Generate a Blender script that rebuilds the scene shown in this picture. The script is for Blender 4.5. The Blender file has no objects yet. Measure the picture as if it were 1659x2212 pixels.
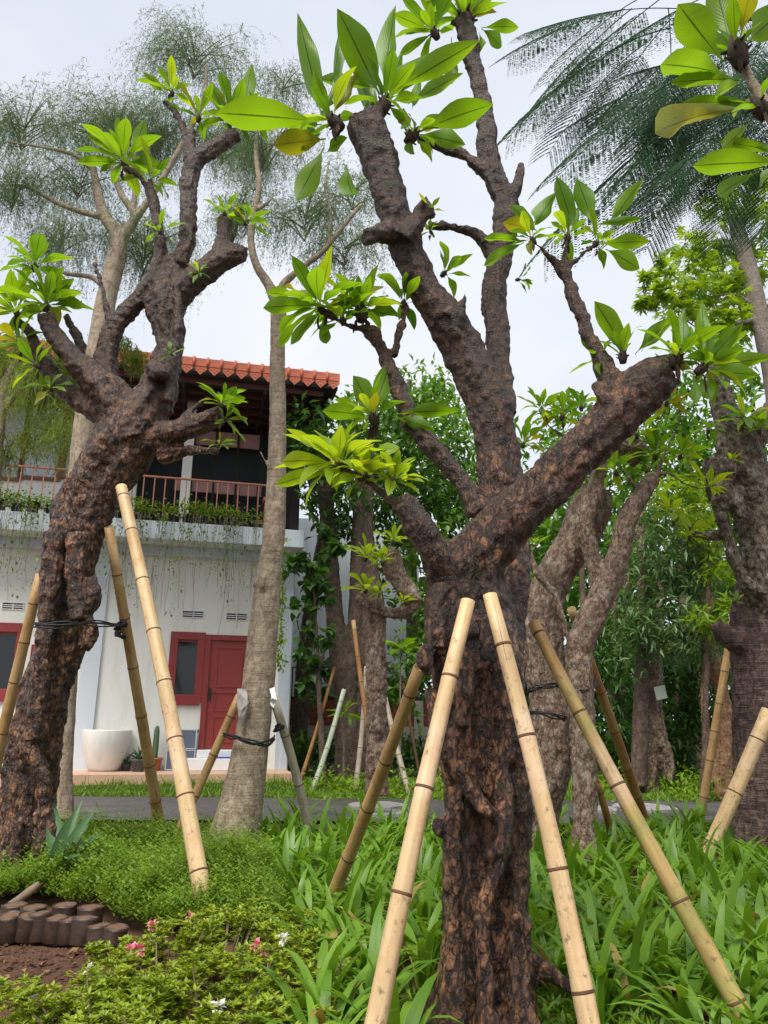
import bpy, bmesh, math, random
import numpy as np
from mathutils import Vector, Matrix, noise
random.seed(7); np.random.seed(7)
rng = np.random.default_rng(11)
sc = bpy.context.scene
col = sc.collection
rad = math.radians

# ------------------------------------------------------------------ camera
FP_ = 1642.0                      # focal length in units of a 1659 x 2212 picture
CAMH = 1.15
PITCH = math.atan((1565-1106)/FP_)
ROLL = rad(0.5)
cam = bpy.data.cameras.new('camera')
cam.sensor_fit = 'VERTICAL'; cam.sensor_height = 24.0
cam.lens = 24.0*FP_/2212.0
cam.clip_start = 0.05; cam.clip_end = 500
camo = bpy.data.objects.new('camera', cam); col.objects.link(camo)
CM = Matrix.Translation((0, 0, CAMH)) @ Matrix.Rotation(rad(90)+PITCH, 4, 'X') @ Matrix.Rotation(ROLL, 4, 'Z')
camo.matrix_world = CM
sc.camera = camo
sc.render.resolution_x = 768; sc.render.resolution_y = 1024

# ------------------------------------------------------------------ sky (overcast) and sun
SUN_EL, SUN_AZ = rad(58), rad(205)          # azimuth clockwise from +Y: behind the camera
w = bpy.data.worlds.new('World'); sc.world = w; w.use_nodes = True
nt = w.node_tree; nt.nodes.clear()
wo = nt.nodes.new('ShaderNodeOutputWorld'); bg = nt.nodes.new('ShaderNodeBackground')
sky = nt.nodes.new('ShaderNodeTexSky'); sky.sky_type = 'NISHITA'; sky.sun_disc = False
sky.sun_elevation = SUN_EL; sky.sun_rotation = SUN_AZ
sky.dust_density = 4.0; sky.air_density = 1.0
bg.inputs[1].default_value = 0.05
# a closed layer of cloud over the clear sky: slow grey-white variation everywhere
tc = nt.nodes.new('ShaderNodeTexCoord'); ns = nt.nodes.new('ShaderNodeTexNoise')
ns.inputs['Scale'].default_value = 1.6; ns.inputs['Detail'].default_value = 4; ns.inputs['Roughness'].default_value = .55
rp = nt.nodes.new('ShaderNodeValToRGB')
rp.color_ramp.elements[0].position = .30; rp.color_ramp.elements[0].color = (3.9, 4.3, 5.05, 1)
rp.color_ramp.elements[1].position = .72; rp.color_ramp.elements[1].color = (5.75, 5.9, 6.25, 1)
mx = nt.nodes.new('ShaderNodeMix'); mx.data_type = 'RGBA'; mx.inputs[0].default_value = .93
nt.links.new(tc.outputs['Generated'], ns.inputs['Vector']); nt.links.new(ns.outputs['Fac'], rp.inputs['Fac'])
nt.links.new(sky.outputs[0], mx.inputs[6]); nt.links.new(rp.outputs[0], mx.inputs[7])
nt.links.new(mx.outputs[2], bg.inputs[0]); nt.links.new(bg.outputs[0], wo.inputs[0])
sd = bpy.data.lights.new('sun', 'SUN'); sd.energy = 1.5; sd.angle = rad(35); sd.color = (1, .96, .9)
so = bpy.data.objects.new('sun', sd); col.objects.link(so)
dv = Vector((math.sin(SUN_AZ)*math.cos(SUN_EL), math.cos(SUN_AZ)*math.cos(SUN_EL), math.sin(SUN_EL)))
so.rotation_euler = dv.to_track_quat('Z', 'Y').to_euler(); so.location = dv*30
sc.view_settings.view_transform = 'Standard'; sc.view_settings.look = 'None'
sc.view_settings.exposure = 1.8; sc.view_settings.gamma = 1.0
sc.cycles.max_bounces = 4; sc.cycles.diffuse_bounces = 2; sc.cycles.glossy_bounces = 2; sc.cycles.transmission_bounces = 3; sc.cycles.transparent_max_bounces = 8

# ------------------------------------------------------------------ pixel -> place
CR = CM.to_3x3()
def ray(px, py):
    v = CR @ Vector(((px-829.5)/FP_, (1106-py)/FP_, -1))
    return v
def PT(px, py, Y):
    v = ray(px, py); return Vector((0, 0, CAMH)) + v*(Y/v.y)
def sstep(a, b, x):
    t = min(1, max(0, (x-a)/(b-a))); return t*t*(3-2*t)
def gz(y): return .10*sstep(7.2, 9.0, y) + .09*sstep(11.8, 13.2, y)
def GP(px, py, dz=0):
    v = ray(px, py); lo = .5
    Y = 8.0
    for _ in range(30):
        z = gz(Y)+dz
        Y = .5*Y + .5*min(60, (z-CAMH)/v.z*v.y if v.z < -1e-4 else 60)
    return Vector((0, 0, CAMH)) + v*(Y/v.y)
FWD = CR @ Vector((0, 0, -1))
def odepth(p): return (Vector(p)-Vector((0, 0, CAMH))).dot(FWD)
def SZ(px, p): return px*odepth(p)/FP_            # size in metres of px at point p

# ------------------------------------------------------------------ object helpers
WM = {}
def link(o, parent=None, M=None):
    col.objects.link(o)
    M = M or Matrix()
    WM[o.name] = M
    if parent is not None:
        o.parent = parent; o.matrix_basis = WM[parent.name].inverted() @ M
    else:
        o.matrix_basis = M
    return o
def tag(o, label=None, cat=None, group=None, kind=None):
    if label: o['label'] = label
    if cat: o['category'] = cat
    if group: o['group'] = group
    if kind: o['kind'] = kind
    return o
def empty(name, loc, rz=0):
    o = bpy.data.objects.new(name, None); o.empty_display_size = .1
    return link(o, None, Matrix.Translation(loc) @ Matrix.Rotation(rz, 4, 'Z'))
def mesh_np(name, V, Fc, mat, smooth=False, uv=None):
    V = np.asarray(V, dtype=np.float32).reshape(-1, 3); Fc = np.asarray(Fc, dtype=np.int32)
    k = Fc.shape[1]; me = bpy.data.meshes.new(name)
    me.vertices.add(len(V)); me.vertices.foreach_set('co', V.ravel())
    me.loops.add(Fc.size); me.loops.foreach_set('vertex_index', Fc.ravel())
    me.polygons.add(len(Fc)); me.polygons.foreach_set('loop_start', np.arange(len(Fc), dtype=np.int32)*k)
    if smooth: me.polygons.foreach_set('use_smooth', np.ones(len(Fc), dtype=bool))
    if uv is not None:
        l = me.uv_layers.new(name='UVMap'); l.data.foreach_set('uv', np.asarray(uv, dtype=np.float32)[Fc.ravel()].ravel())
    me.update(calc_edges=True)
    if mat: me.materials.append(mat)
    return me
def wobj(name, me, parent=None, M=None):
    return link(bpy.data.objects.new(name, me), parent, M)
class MB:
    """collects boxes, prisms and tubes as one mesh"""
    def __init__(s): s.V = []; s.F = []
    def add(s, V, F):
        b = len(s.V); s.V += [tuple(v) for v in V]; s.F += [tuple(i+b for i in f) for f in F]
    def box(s, x0, x1, y0, y1, z0, z1):
        s.add([(x0,y0,z0),(x1,y0,z0),(x1,y1,z0),(x0,y1,z0),(x0,y0,z1),(x1,y0,z1),(x1,y1,z1),(x0,y1,z1)],
              [(0,3,2,1),(4,5,6,7),(0,1,5,4),(1,2,6,5),(2,3,7,6),(3,0,4,7)])
    def tube(s, pts, rr, n=8, cap=True):
        pts = [Vector(p) for p in pts]; rr = rr if hasattr(rr, '__len__') else [rr]*len(pts)
        V = []; F = []; prev = None
        for i, p in enumerate(pts):
            t = (pts[min(i+1, len(pts)-1)]-pts[max(i-1, 0)]).normalized()
            if prev is None:
                a = t.orthogonal().normalized()
            else:
                a = (prev - t*prev.dot(t)); a = a.normalized() if a.length > 1e-6 else t.orthogonal().normalized()
            prev = a; b = t.cross(a)
            for k in range(n):
                th = 2*math.pi*k/n
                V.append(p + (a*math.cos(th)+b*math.sin(th))*rr[i])
        for i in range(len(pts)-1):
            for k in range(n):
                F.append((i*n+k, i*n+(k+1) % n, (i+1)*n+(k+1) % n, (i+1)*n+k))
        if cap:
            F.append(tuple(range(n-1, -1, -1))); F.append(tuple((len(pts)-1)*n+k for k in range(n)))
        s.add(V, F)
    def lathe(s, prof, n=24, c=(0, 0, 0)):
        V = []; F = []; m = len(prof)
        for r, z in prof:
            for k in range(n):
                a = 2*math.pi*k/n; V.append((c[0]+r*math.cos(a), c[1]+r*math.sin(a), c[2]+z))
        for i in range(m-1):
            for k in range(n):
                F.append((i*n+k, i*n+(k+1) % n, (i+1)*n+(k+1) % n, (i+1)*n+k))
        F.append(tuple(range(n-1, -1, -1))); F.append(tuple((m-1)*n+k for k in range(n)))
        s.add(V, F)
    def mesh(s, name, mat, smooth=False, bevel=0):
        me = bpy.data.meshes.new(name); me.from_pydata(s.V, [], s.F)
        if bevel:
            bm = bmesh.new(); bm.from_mesh(me)
            bmesh.ops.bevel(bm, geom=bm.edges[:], offset=bevel, segments=1, affect='EDGES'); bm.to_mesh(me); bm.free()
        if smooth: me.polygons.foreach_set('use_smooth', [True]*len(me.polygons))
        if mat: me.materials.append(mat)
        me.update(); return me
    def obj(s, name, mat, parent=None, M=None, smooth=False, bevel=0):
        return wobj(name, s.mesh(name, mat, smooth, bevel), parent, M)

# ------------------------------------------------------------------ materials
class NT:
    def __init__(s, name):
        s.m = bpy.data.materials.new(name); s.m.use_nodes = True; s.t = s.m.node_tree; s.t.nodes.clear()
        s.out = s.n('OutputMaterial')
    def n(s, typ, **kw):
        nd = s.t.nodes.new('ShaderNode'+typ)
        for k, v in kw.items():
            if k.startswith('i_'): s.set(nd.inputs[k[2:].replace('_', ' ')], v)
            else: setattr(nd, k, v)
        return nd
    def set(s, inp, v):
        if isinstance(v, bpy.types.NodeSocket): s.t.links.new(v, inp)
        else:
            if isinstance(v, (tuple, list)) and len(v) == 3 and inp.type == 'RGBA': v = (*v, 1)
            inp.default_value = v
    def coord(s, which='Object', scale=(1, 1, 1)):
        tcn = s.n('TexCoord'); mp = s.n('Mapping'); mp.inputs['Scale'].default_value = scale
        s.t.links.new(tcn.outputs[which], mp.inputs[0]); return mp.outputs[0]
    def noise(s, vec, scale, detail=5, rough=.6, dist=0):
        nd = s.n('TexNoise'); s.set(nd.inputs['Vector'], vec)
        nd.inputs['Scale'].default_value = scale; nd.inputs['Detail'].default_value = detail
        nd.inputs['Roughness'].default_value = rough; nd.inputs['Distortion'].default_value = dist
        return nd.outputs['Fac']
    def ramp(s, fac, stops, interp='LINEAR'):
        nd = s.n('ValToRGB'); s.set(nd.inputs[0], fac); cr = nd.color_ramp; cr.interpolation = interp
        while len(cr.elements) < len(stops): cr.elements.new(.5)
        for e, (p, c) in zip(cr.elements, stops):
            e.position = p; e.color = (*c, 1) if hasattr(c, '__len__') else (c, c, c, 1)
        return nd.outputs[0]
    def mix(s, f, a, b, mode='MIX'):
        nd = s.n('Mix', data_type='RGBA', blend_type=mode)
        s.set(nd.inputs[0], f); s.set(nd.inputs[6], a); s.set(nd.inputs[7], b); return nd.outputs[2]
    def math(s, op, a, b=0.0, c=0.0):
        nd = s.n('Math', operation=op); s.set(nd.inputs[0], a); s.set(nd.inputs[1], b); s.set(nd.inputs[2], c); return nd.outputs[0]
    def bump(s, h, strength=.5, dist=.02):
        nd = s.n('Bump'); nd.inputs['Strength'].default_value = strength; nd.inputs['Distance'].default_value = dist
        s.set(nd.inputs['Height'], h); return nd.outputs[0]
    def bsdf(s, color, rough=.6, spec=.4, normal=None, **kw):
        b = s.n('BsdfPrincipled'); s.set(b.inputs['Base Color'], color); s.set(b.inputs['Roughness'], rough)
        s.set(b.inputs['Specular IOR Level'], spec)
        if normal is not None: s.set(b.inputs['Normal'], normal)
        for k, v in kw.items(): s.set(b.inputs[k.replace('_', ' ')], v)
        return b.outputs[0]
    def done(s, sh): s.t.links.new(sh, s.out.inputs[0]); return s.m

def m_plain(name, c, rough=.6, var=.12, scale=6, bump=.15, spec=.35, dirt=None, metal=0):
    t = NT(name); v = t.coord()
    n1 = t.noise(v, scale, 6); n2 = t.noise(v, scale*9, 4)
    cl = t.ramp(n1, [(.3, tuple(x*(1-var) for x in c)), (.7, tuple(min(1, x*(1+var)) for x in c))])
    if dirt:
        v2 = t.coord(scale=(2.2, 2.2, .35)); d = t.noise(v2, 2.4, 6, .7)
        cl = t.mix(t.ramp(d, [(.46, 0.0), (.75, .75)]), cl, dirt)
    return t.done(t.bsdf(cl, t.ramp(n1, [(.2, max(.05, rough-.1)), (.8, min(1, rough+.1))]), spec, t.bump(n2, bump, .004), Metallic=metal))

def m_leaf(name, c1, c2, trans=.45, tcol=None, rough=.38, rib=None, spots=0.0, uv=True, veins=True, spec=.4):
    t = NT(name); oi = t.n('ObjectInfo'); ge = t.n('NewGeometry')
    rnd = oi.outputs['Random'] if uv else ge.outputs['Random Per Island']
    pos = t.coord('Object')
    nz = t.noise(pos, 3.0, 3)
    f = t.math('ADD', t.math('MULTIPLY', rnd, .7), t.math('MULTIPLY', nz, .4))
    c = t.mix(f, c1, c2)
    nrm = None
    if uv:
        uvn = t.coord('UV'); sep = t.n('SeparateXYZ'); t.set(sep.inputs[0], uvn)
        au = t.math('ABSOLUTE', t.math('SUBTRACT', sep.outputs[0], .5))
        ribm = t.ramp(au, [(.012, 1.0), (.035, 0.0)])
        ph = t.math('ADD', t.math('MULTIPLY', sep.outputs[1], 120.0), t.math('MULTIPLY', au, -70.0))
        vn = t.math('SINE', ph)
        if veins: c = t.mix(t.math('MULTIPLY', t.ramp(vn, [(.75, 0.0), (1, 1.0)]), .25), c, tuple(x*.55 for x in c1))
        c = t.mix(ribm, c, rib or tuple(x*.35 for x in c1))
        nrm = t.bump(t.math('ADD', t.math('MULTIPLY', vn, .3), ribm), .25, .004)
        if spots:
            sp = t.noise(t.coord('UV', (3, 9, 1)), 2.2, 6, .7)
            c = t.mix(t.ramp(sp, [(.72-spots*.3, 0.0), (.80-spots*.3, 1.0)]), c, (.06, .02, .006))
            c = t.mix(t.ramp(sp, [(.45-spots*.3, 0.0), (.68-spots*.3, .45)]), c, (.24, .25, .02))
    tr = t.n('BsdfTranslucent'); t.set(tr.inputs[0], t.mix(1.0, c, tcol or (2.6, 2.1, .9), 'MULTIPLY'))
    pb = t.bsdf(c, rough, spec, nrm)
    ms = t.n('MixShader'); ms.inputs[0].default_value = trans
    t.t.links.new(pb, ms.inputs[1]); t.t.links.new(tr.outputs[0], ms.inputs[2])
    return t.done(ms.outputs[0])

def m_bark(name, dark, mid, light, ring=.1, scale=1.0, flake=.5, moss=0.0, rough=.62, ringscale=16, patch=None, bstr=.9, pf=.45, wet=.75, young=None):
    t = NT(name); v = t.coord('Object'); va = t.coord('Object', (1.25, 1.25, .62))
    big = t.noise(v, 2.1*scale, 5, .6, .8)
    md = t.noise(va, 13*scale, 9, .72, .9)
    fi = t.noise(va, 52*scale, 5, .7, .5)
    rg = t.noise(t.coord('Object', (2.0, 2.0, ringscale)), 2.2, 5, .65, 1.2)
    wv = t.mix(.06, va, t.noise(v, 9*scale, 4))
    vo = t.n('TexVoronoi', feature='DISTANCE_TO_EDGE'); t.set(vo.inputs['Vector'], wv); vo.inputs['Scale'].default_value = 21*scale
    crack = t.ramp(vo.outputs['Distance'], [(.0, 0.0), (.16, 1.0)])
    h = t.math('ADD', t.math('MULTIPLY', md, .62), t.math('ADD', t.math('MULTIPLY', fi, .26), t.math('MULTIPLY', rg, ring)))
    h = t.math('ADD', h, t.math('MULTIPLY', crack, .10*flake))
    nh = .31+.13+.5*ring+.07*flake
    c = t.ramp(t.math('ADD', t.math('MULTIPLY', t.math('SUBTRACT', h, nh), 2.3), .5), [(.22, dark), (.47, mid), (.64, tuple(.5*(a_+b_) for a_, b_ in zip(mid, light))), (.84, light)])
    c = t.mix(t.ramp(big, [(.42, .0), (.60, wet)]), c, tuple(x*1.9 for x in dark))
    if patch: c = t.mix(t.ramp(t.noise(va, 8*scale, 8, .72), [(.52, 0.0), (.66, pf)]), c, patch)
    if moss: c = t.mix(t.ramp(t.noise(v, 3.5, 9, .75), [(.57, 0.0), (.70, moss)]), c, (.055, .085, .02))
    if young:      # smoother, finely ringed younger wood above a height
        sp = t.n('SeparateXYZ'); t.set(sp.inputs[0], v)
        f = t.ramp(t.math('ADD', t.math('DIVIDE', t.math('SUBTRACT', sp.outputs[2], young[0]), young[1]), t.math('MULTIPLY', t.math('SUBTRACT', big, .5), 1.2)), [(.15, 0.0), (.85, .65)])
        r2 = t.noise(t.coord('Object', (3.0, 3.0, 34)), 2.0, 6, .7, 1.0)
        hy = t.math('ADD', t.math('MULTIPLY', r2, .45), t.math('MULTIPLY', fi, .35))
        cy = t.ramp(t.math('ADD', t.math('MULTIPLY', r2, .6), t.math('MULTIPLY', fi, .4)), [(.37, (.009, .0055, .0045)), (.52, (.038, .020, .0135)), (.68, (.22, .125, .08))])
        c = t.mix(f, c, cy); h = t.math('ADD', t.math('MULTIPLY', h, t.math('SUBTRACT', 1.0, f)), t.math('MULTIPLY', hy, f))
    return t.done(t.bsdf(c, t.ramp(md, [(.3, rough-.2), (.7, rough+.18)]), .45, t.bump(h, bstr, .04)))

def m_bamboo(name, c, stain, tones=(), st=.5):
    """tones: [(position along a slow noise, colour)] for poles whose colour changes along their length"""
    t = NT(name); v = t.coord('Object', (9, 9, .55)); v2 = t.coord('Object', (60, 60, 1.5)); v3 = t.coord('Object', (6, 6, 2.6))
    a = t.noise(v, 1.6, 6, .65); b = t.noise(v2, 1.0, 3); d = t.noise(v3, 1.5, 8, .75, .4)
    cl = t.ramp(a, [(.25, tuple(x*.78 for x in c)), (.52, c), (.8, tuple(min(1, x*1.2) for x in c))])
    if tones:
        sl = t.noise(t.coord('Object', (.6, .6, 1.0)), 1.25, 3, .5)
        for p_, w_, tc_ in tones: cl = t.mix(t.ramp(sl, [(p_-w_, 0.0), (p_, .85), (p_+w_, 0.0)]), cl, tc_)
    cl = t.mix(t.math('MULTIPLY', t.ramp(b, [(.35, 1.0), (.6, 0.0)]), .35), cl, tuple(x*.5 for x in c))
    cl = t.mix(t.ramp(d, [(.48, 0.0), (.72, st)]), cl, stain)
    cr = t.noise(t.coord('Object', (75, 75, .7)), 1.0, 2)
    cl = t.mix(t.math('MULTIPLY', t.ramp(cr, [(.68, 0.0), (.73, 1.0)]), .6), cl, (.10, .06, .03))
    cl = t.mix(t.math('MULTIPLY', t.ramp(t.noise(t.coord('Object', (30, 30, 24)), 1.2, 5, .7), [(.57, 0.0), (.68, 1.0)]), .65), cl, (.06, .04, .022))
    return t.done(t.bsdf(cl, t.ramp(a, [(.3, .42), (.7, .65)]), .35, t.bump(t.math('ADD', b, t.math('MULTIPLY', cr, -.6)), .35, .003)))

M = {}
M['leaf'] = m_leaf('plumeria_leaf', (0.07875, 0.1837, 0.0084), (0.1375, 0.275, 0.0132), .5)
M['leaf_dark'] = m_leaf('plumeria_leaf_deep', (0.0495, 0.1375, 0.011), (0.09775, 0.2185, 0.0138), .45)
M['leaf_pale'] = m_leaf('plumeria_leaf_young', (.15, .27, .014), (.23, .34, .02), .5)
M['leaf_spot'] = m_leaf('plumeria_leaf_spotted', (.15, .2, .012), (.2, .23, .015), .4, spots=.5)
M['leaf_dead'] = m_leaf('plumeria_leaf_withered', (.03, .018, .01), (.07, .04, .02), .1, (1.3, 1, .8), .8)
SC = ((.07, .17, .013), (.175, .32, .024))
M['strap'] = m_leaf('strap_leaf', *SC, .32, (2.0, 1.8, .9), .36, rib=(.12, .22, .04), veins=False)
M['strap_dry'] = m_leaf('strap_leaf_dry', (.22, .17, .03), (.34, .26, .07), .25, (1.5, 1.3, .8), .6, rib=(.2, .14, .05), veins=False)
M['strap_stuff'] = m_leaf('strap_leaf_mass', *SC, .32, (2.0, 1.8, .9), .38, uv=False)
M['fine'] = m_leaf('fine_leaf', (.06, .13, .010), (.20, .32, .022), .38, (1.8, 1.6, .8), .5, uv=False)
M['azalea'] = m_leaf('azalea_leaf', (0.05, 0.11, 0.008), (0.33, 0.407, 0.022), .3, (1.7, 1.5, .8), .42, uv=False)
M['weep'] = m_leaf('weeping_needle', (0.0605, 0.11, 0.044), (0.144, 0.216, 0.084), .3, (1.5, 1.5, 1), .6, uv=False)
M['weep_green'] = m_leaf('weeping_needle_young', (.12, .19, .03), (.22, .29, .05), .4, (1.8, 1.6, 1), .6, uv=False)
M['feather'] = m_leaf('feather_leaf', (.013, .042, .017), (.027, .072, .025), .25, (1.5, 1.5, .8), .75, uv=False, spec=.15)
M['bg_dark'] = m_leaf('tree_leaf_dark', (0.021, 0.06, 0.015), (0.064, 0.152, 0.0224), .3, (1.8, 1.8, .9), .4, uv=False)
M['bg_mid'] = m_leaf('tree_leaf_mid', (0.04725, 0.1283, 0.0162), (0.1305, 0.261, 0.029), .35, (1.9, 1.8, .9), .42, uv=False)
M['bg_grey'] = m_leaf('tree_leaf_greyish', (0.05175, 0.1207, 0.04025), (0.156, 0.252, 0.09), .3, (1.6, 1.5, 1), .4, uv=False)
M['bg_bright'] = m_leaf('tree_leaf_bright', (0.11, 0.23, 0.012), (0.242, 0.385, 0.022), .45, (1.9, 1.6, .8), .45, uv=False)
M['grass'] = m_leaf('grass_blade', (0.077, 0.165, 0.011), (0.18, 0.3, 0.024), .35, (1.7, 1.5, .8), .5, uv=False)
M['agave'] = m_leaf('agave_leaf', (.06, .13, .055), (.09, .17, .07), .1, (1.3, 1.3, 1), .4, rib=(.1, .18, .08), veins=False)
M['bark_main'] = m_bark('bark_dark_wet', (.007, .0042, .0036), (.036, .0155, .0095), (.44, .21, .10), .07, 1.35, .8, .35, .36, wet=.66, young=(1.5, 1.6))
M['bark_left'] = m_bark('bark_dark_rust', (.007, .0042, .0036), (.038, .0155, .0085), (.48, .23, .105), .12, 1.2, .8, 0, .34, wet=.7, young=(2.6, 1.8))
M['bark_pale'] = m_bark('bark_spotted_pale', (.032, .018, .012), (.17, .10, .066), (.46, .35, .25), .10, 1.2, .7, .3, .7, patch=(.44, .40, .32), pf=.55, wet=.3)
M['bark_grey'] = m_bark('bark_grey_ringed', (.11, .078, .05), (.26, .20, .135), (.46, .39, .28), .34, .9, .2, .35, .75, 20, bstr=.5, wet=.25)
M['bark_ring'] = m_bark('bark_purple_ringed', (.016, .010, .009), (.085, .048, .040), (.30, .20, .16), .55, .8, .2, 0, .6, 26, wet=.4)
M['bark_mott'] = m_bark('bark_mottled_limb', (.018, .012, .009), (.11, .075, .05), (.38, .31, .22), .06, 1.4, .7, .6, .6, patch=(.40, .37, .29), pf=.75, wet=.4)
M['bark_bg'] = m_bark('bark_dull_brown', (.025, .016, .012), (.09, .058, .04), (.22, .15, .11), .08, .9, .4, .4, .8, wet=.3)  # dull brown bark for background trunks and branch tips
M['bark_orange'] = m_bark('bark_orange', (.05, .025, .012), (.22, .11, .055), (.42, .26, .14), .08, .9, .4, 0, .8, wet=.3)
M['twig'] = m_bark('twig_grey', (.08, .065, .05), (.2, .17, .13), (.34, .3, .25), .3, 2, .2, 0, .8)
M['cut'] = m_plain('cut_wood', (.16, .09, .05), .8, .3, 20, .4)
M['bam_pale'] = m_bamboo('bamboo_pale', (.60, .43, .23), (.40, .23, .10), [(.38, .06, (.66, .48, .31)), (.60, .05, (.46, .29, .12))], .8)
M['bam_tan'] = m_bamboo('bamboo_tan', (.46, .29, .12), (.17, .085, .03), [(.42, .06, (.34, .19, .07)), (.60, .06, (.54, .38, .20))], .7)
M['bam_olive'] = m_bamboo('bamboo_olive', (.42, .29, .11), (.15, .07, .025), [(.36, .06, (.48, .35, .22)), (.47, .05, (.27, .27, .07)), (.57, .05, (.36, .16, .05))], .7)
M['bam_orange'] = m_bamboo('bamboo_orange', (.40, .22, .08), (.12, .05, .02), [(.45, .08, (.34, .13, .04)), (.6, .06, (.40, .33, .16))], .7)
M['bam_grey'] = m_bamboo('bamboo_weathered', (.42, .36, .28), (.15, .11, .08), (), .7)
M['bam_green'] = m_bamboo('bamboo_greenish', (.40, .46, .33), (.2, .2, .12), (), .5)
M['node'] = m_plain('bamboo_node', (.10, .048, .022), .7, .4, 30, .4)
M['cord'] = m_plain('black_cord', (.012, .012, .015), .5, .3, 40, .4)
M['wallw'] = m_plain('white_plaster', (.84, .83, .77), .85, .03, 1.5, .15, .2, dirt=(.68, .67, .58))
M['wallg'] = m_plain('pale_grey_plaster', (.60, .66, .72), .85, .05, 1.5, .15, .2, dirt=(.36, .38, .37))
M['wallb'] = m_plain('blue_white_plaster', (.66, .71, .76), .85, .04, 1.5, .12, .2)
M['red'] = m_plain('red_paint', (.26, .036, .032), .42, .10, 3, .1, .45)
M['red2'] = m_plain('red_door_paint', (.29, .042, .036), .42, .08, 2, .1, .45)
M['rail'] = m_plain('rust_pink_paint', (.44, .17, .115), .5, .15, 8, .2)
M['tile'] = m_plain('terracotta', (.46, .135, .075), .75, .22, 5, .3, .3)
M['tile_dark'] = m_plain('terracotta_old', (.20, .10, .075), .8, .4, 9, .3, .3)
M['timber'] = m_plain('dark_timber', (.035, .026, .024), .7, .3, 8, .3)
M['timber_red'] = m_plain('red_brown_timber', (.10, .032, .026), .6, .3, 8, .3)
M['brownwin'] = m_plain('brown_window_frame', (.20, .075, .045), .5, .2, 8, .2)
M['dark'] = m_plain('interior_shade', (.016, .017, .018), .7, .2, 3, .1)  # darkness of the unlit room, put into a near-black colour
M['wallup'] = m_plain('upper_wall_shade', (.045, .05, .052), .8, .15, 2, .1)  # shade of the recess under the roof, put into a near-black grey
M['blind'] = m_plain('pink_blind', (.55, .30, .27), .7, .1, 5, .15)
M['terrace'] = m_plain('terrace_tile', (.58, .37, .25), .6, .12, 3, .15)
M['pot'] = m_plain('white_pot', (.80, .77, .72), .5, .04, 4, .08, dirt=(.62, .58, .52))
M['pot_grey'] = m_plain('grey_pot', (.10, .105, .11), .6, .1)
M['pot_terra'] = m_plain('terracotta_pot', (.42, .13, .07), .7, .15)
M['pot_black'] = m_plain('black_plastic', (.018, .017, .017), .45, .3, 20, .3)
M['cactus'] = m_plain('cactus_green', (.09, .15, .075), .6, .25, 30, .4)
M['panel'] = m_plain('solar_cell', (.10, .12, .16), .18, .1, 3, .02, .6)
M['alu'] = m_plain('aluminium', (.55, .56, .57), .35, .08, 10, .05, .5, metal=.7)
M['white'] = m_plain('white_paint', (.8, .8, .78), .5, .03, 4, .05)
M['blue'] = m_plain('blue_cloth', (.03, .08, .40), .8, .1, 10, .1)
M['concrete'] = m_plain('grey_concrete', (.30, .28, .28), .7, .18, 4, .4, dirt=(.14, .13, .12))
M['brick'] = m_plain('red_brick', (.30, .075, .04), .8, .3, 6, .3)
M['mortar'] = m_plain('mortar', (.30, .27, .23), .9, .2, 8, .3)
M['cream'] = m_plain('cream_plaster', (.48, .46, .38), .85, .12, 3, .2, dirt=(.2, .2, .15))
M['bag'] = m_plain('brown_planting_bag', (.05, .03, .021), .42, .45, 14, .6, .5)
M['soilbag'] = m_plain('potting_soil', (.13, .07, .04), .95, .4, 30, .8)
M['wood'] = m_plain('weathered_wood', (.20, .14, .10), .8, .3, 12, .4)
M['litter'] = m_leaf('dry_leaf', (.12, .06, .025), (.26, .16, .06), .1, (1.2, 1, .8), .8, uv=False)
M['pink'] = m_leaf('pink_petal', (.75, .18, .26), (.8, .30, .36), .3, (1.1, .9, .9), .5, uv=False)
M['whitep'] = m_leaf('white_petal', (.75, .75, .66), (.8, .78, .7), .3, (1.1, 1.1, 1), .5, uv=False)
M['paper'] = m_plain('pale_paper', (.62, .68, .55), .8, .05)
M['gunny'] = m_plain('grey_rag', (.36, .32, .30), .9, .25, 14, .5)
t = NT('window_glass'); M['glass'] = t.done(t.bsdf((.012, .014, .016), .06, .6))
t = NT('ground_soil'); v = t.coord()
n1 = t.noise(v, 1.1, 8, .65); n2 = t.noise(v, 18, 8, .7); n3 = t.noise(v, 70, 4, .7)
c = t.ramp(n1, [(.3, (.075, .036, .022)), (.7, (.17, .086, .053))])
c = t.mix(t.ramp(n2, [(.45, 0.0), (.7, .6)]), c, (.05, .028, .018))
c = t.mix(t.ramp(n3, [(.6, 0.0), (.75, .5)]), c, (.27, .16, .10))
M['soil'] = t.done(t.bsdf(c, .9, .25, t.bump(t.math('ADD', n2, t.math('MULTIPLY', n3, .5)), .8, .03)))
t = NT('lawn_ground'); v = t.coord()
c = t.ramp(t.noise(v, 1.5, 7, .65), [(.3, (.04, .06, .014)), (.6, (.07, .13, .015)), (.8, (.10, .09, .045))])
M['lawn'] = t.done(t.bsdf(c, .95, .2, t.bump(t.noise(v, 60, 4), .8, .02)))
t = NT('asphalt'); v = t.coord()
a = t.noise(v, 140, 3, .7); b = t.noise(v, 1.3, 6, .6)
c = t.mix(t.ramp(a, [(.4, 0.0), (.75, .6)]), t.ramp(b, [(.3, (.040, .036, .038)), (.7, (.085, .076, .076))]), (.14, .13, .13))
M['asphalt'] = t.done(t.bsdf(c, t.ramp(b, [(.35, .28), (.6, .75)]), .45, t.bump(a, .5, .006)))

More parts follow.
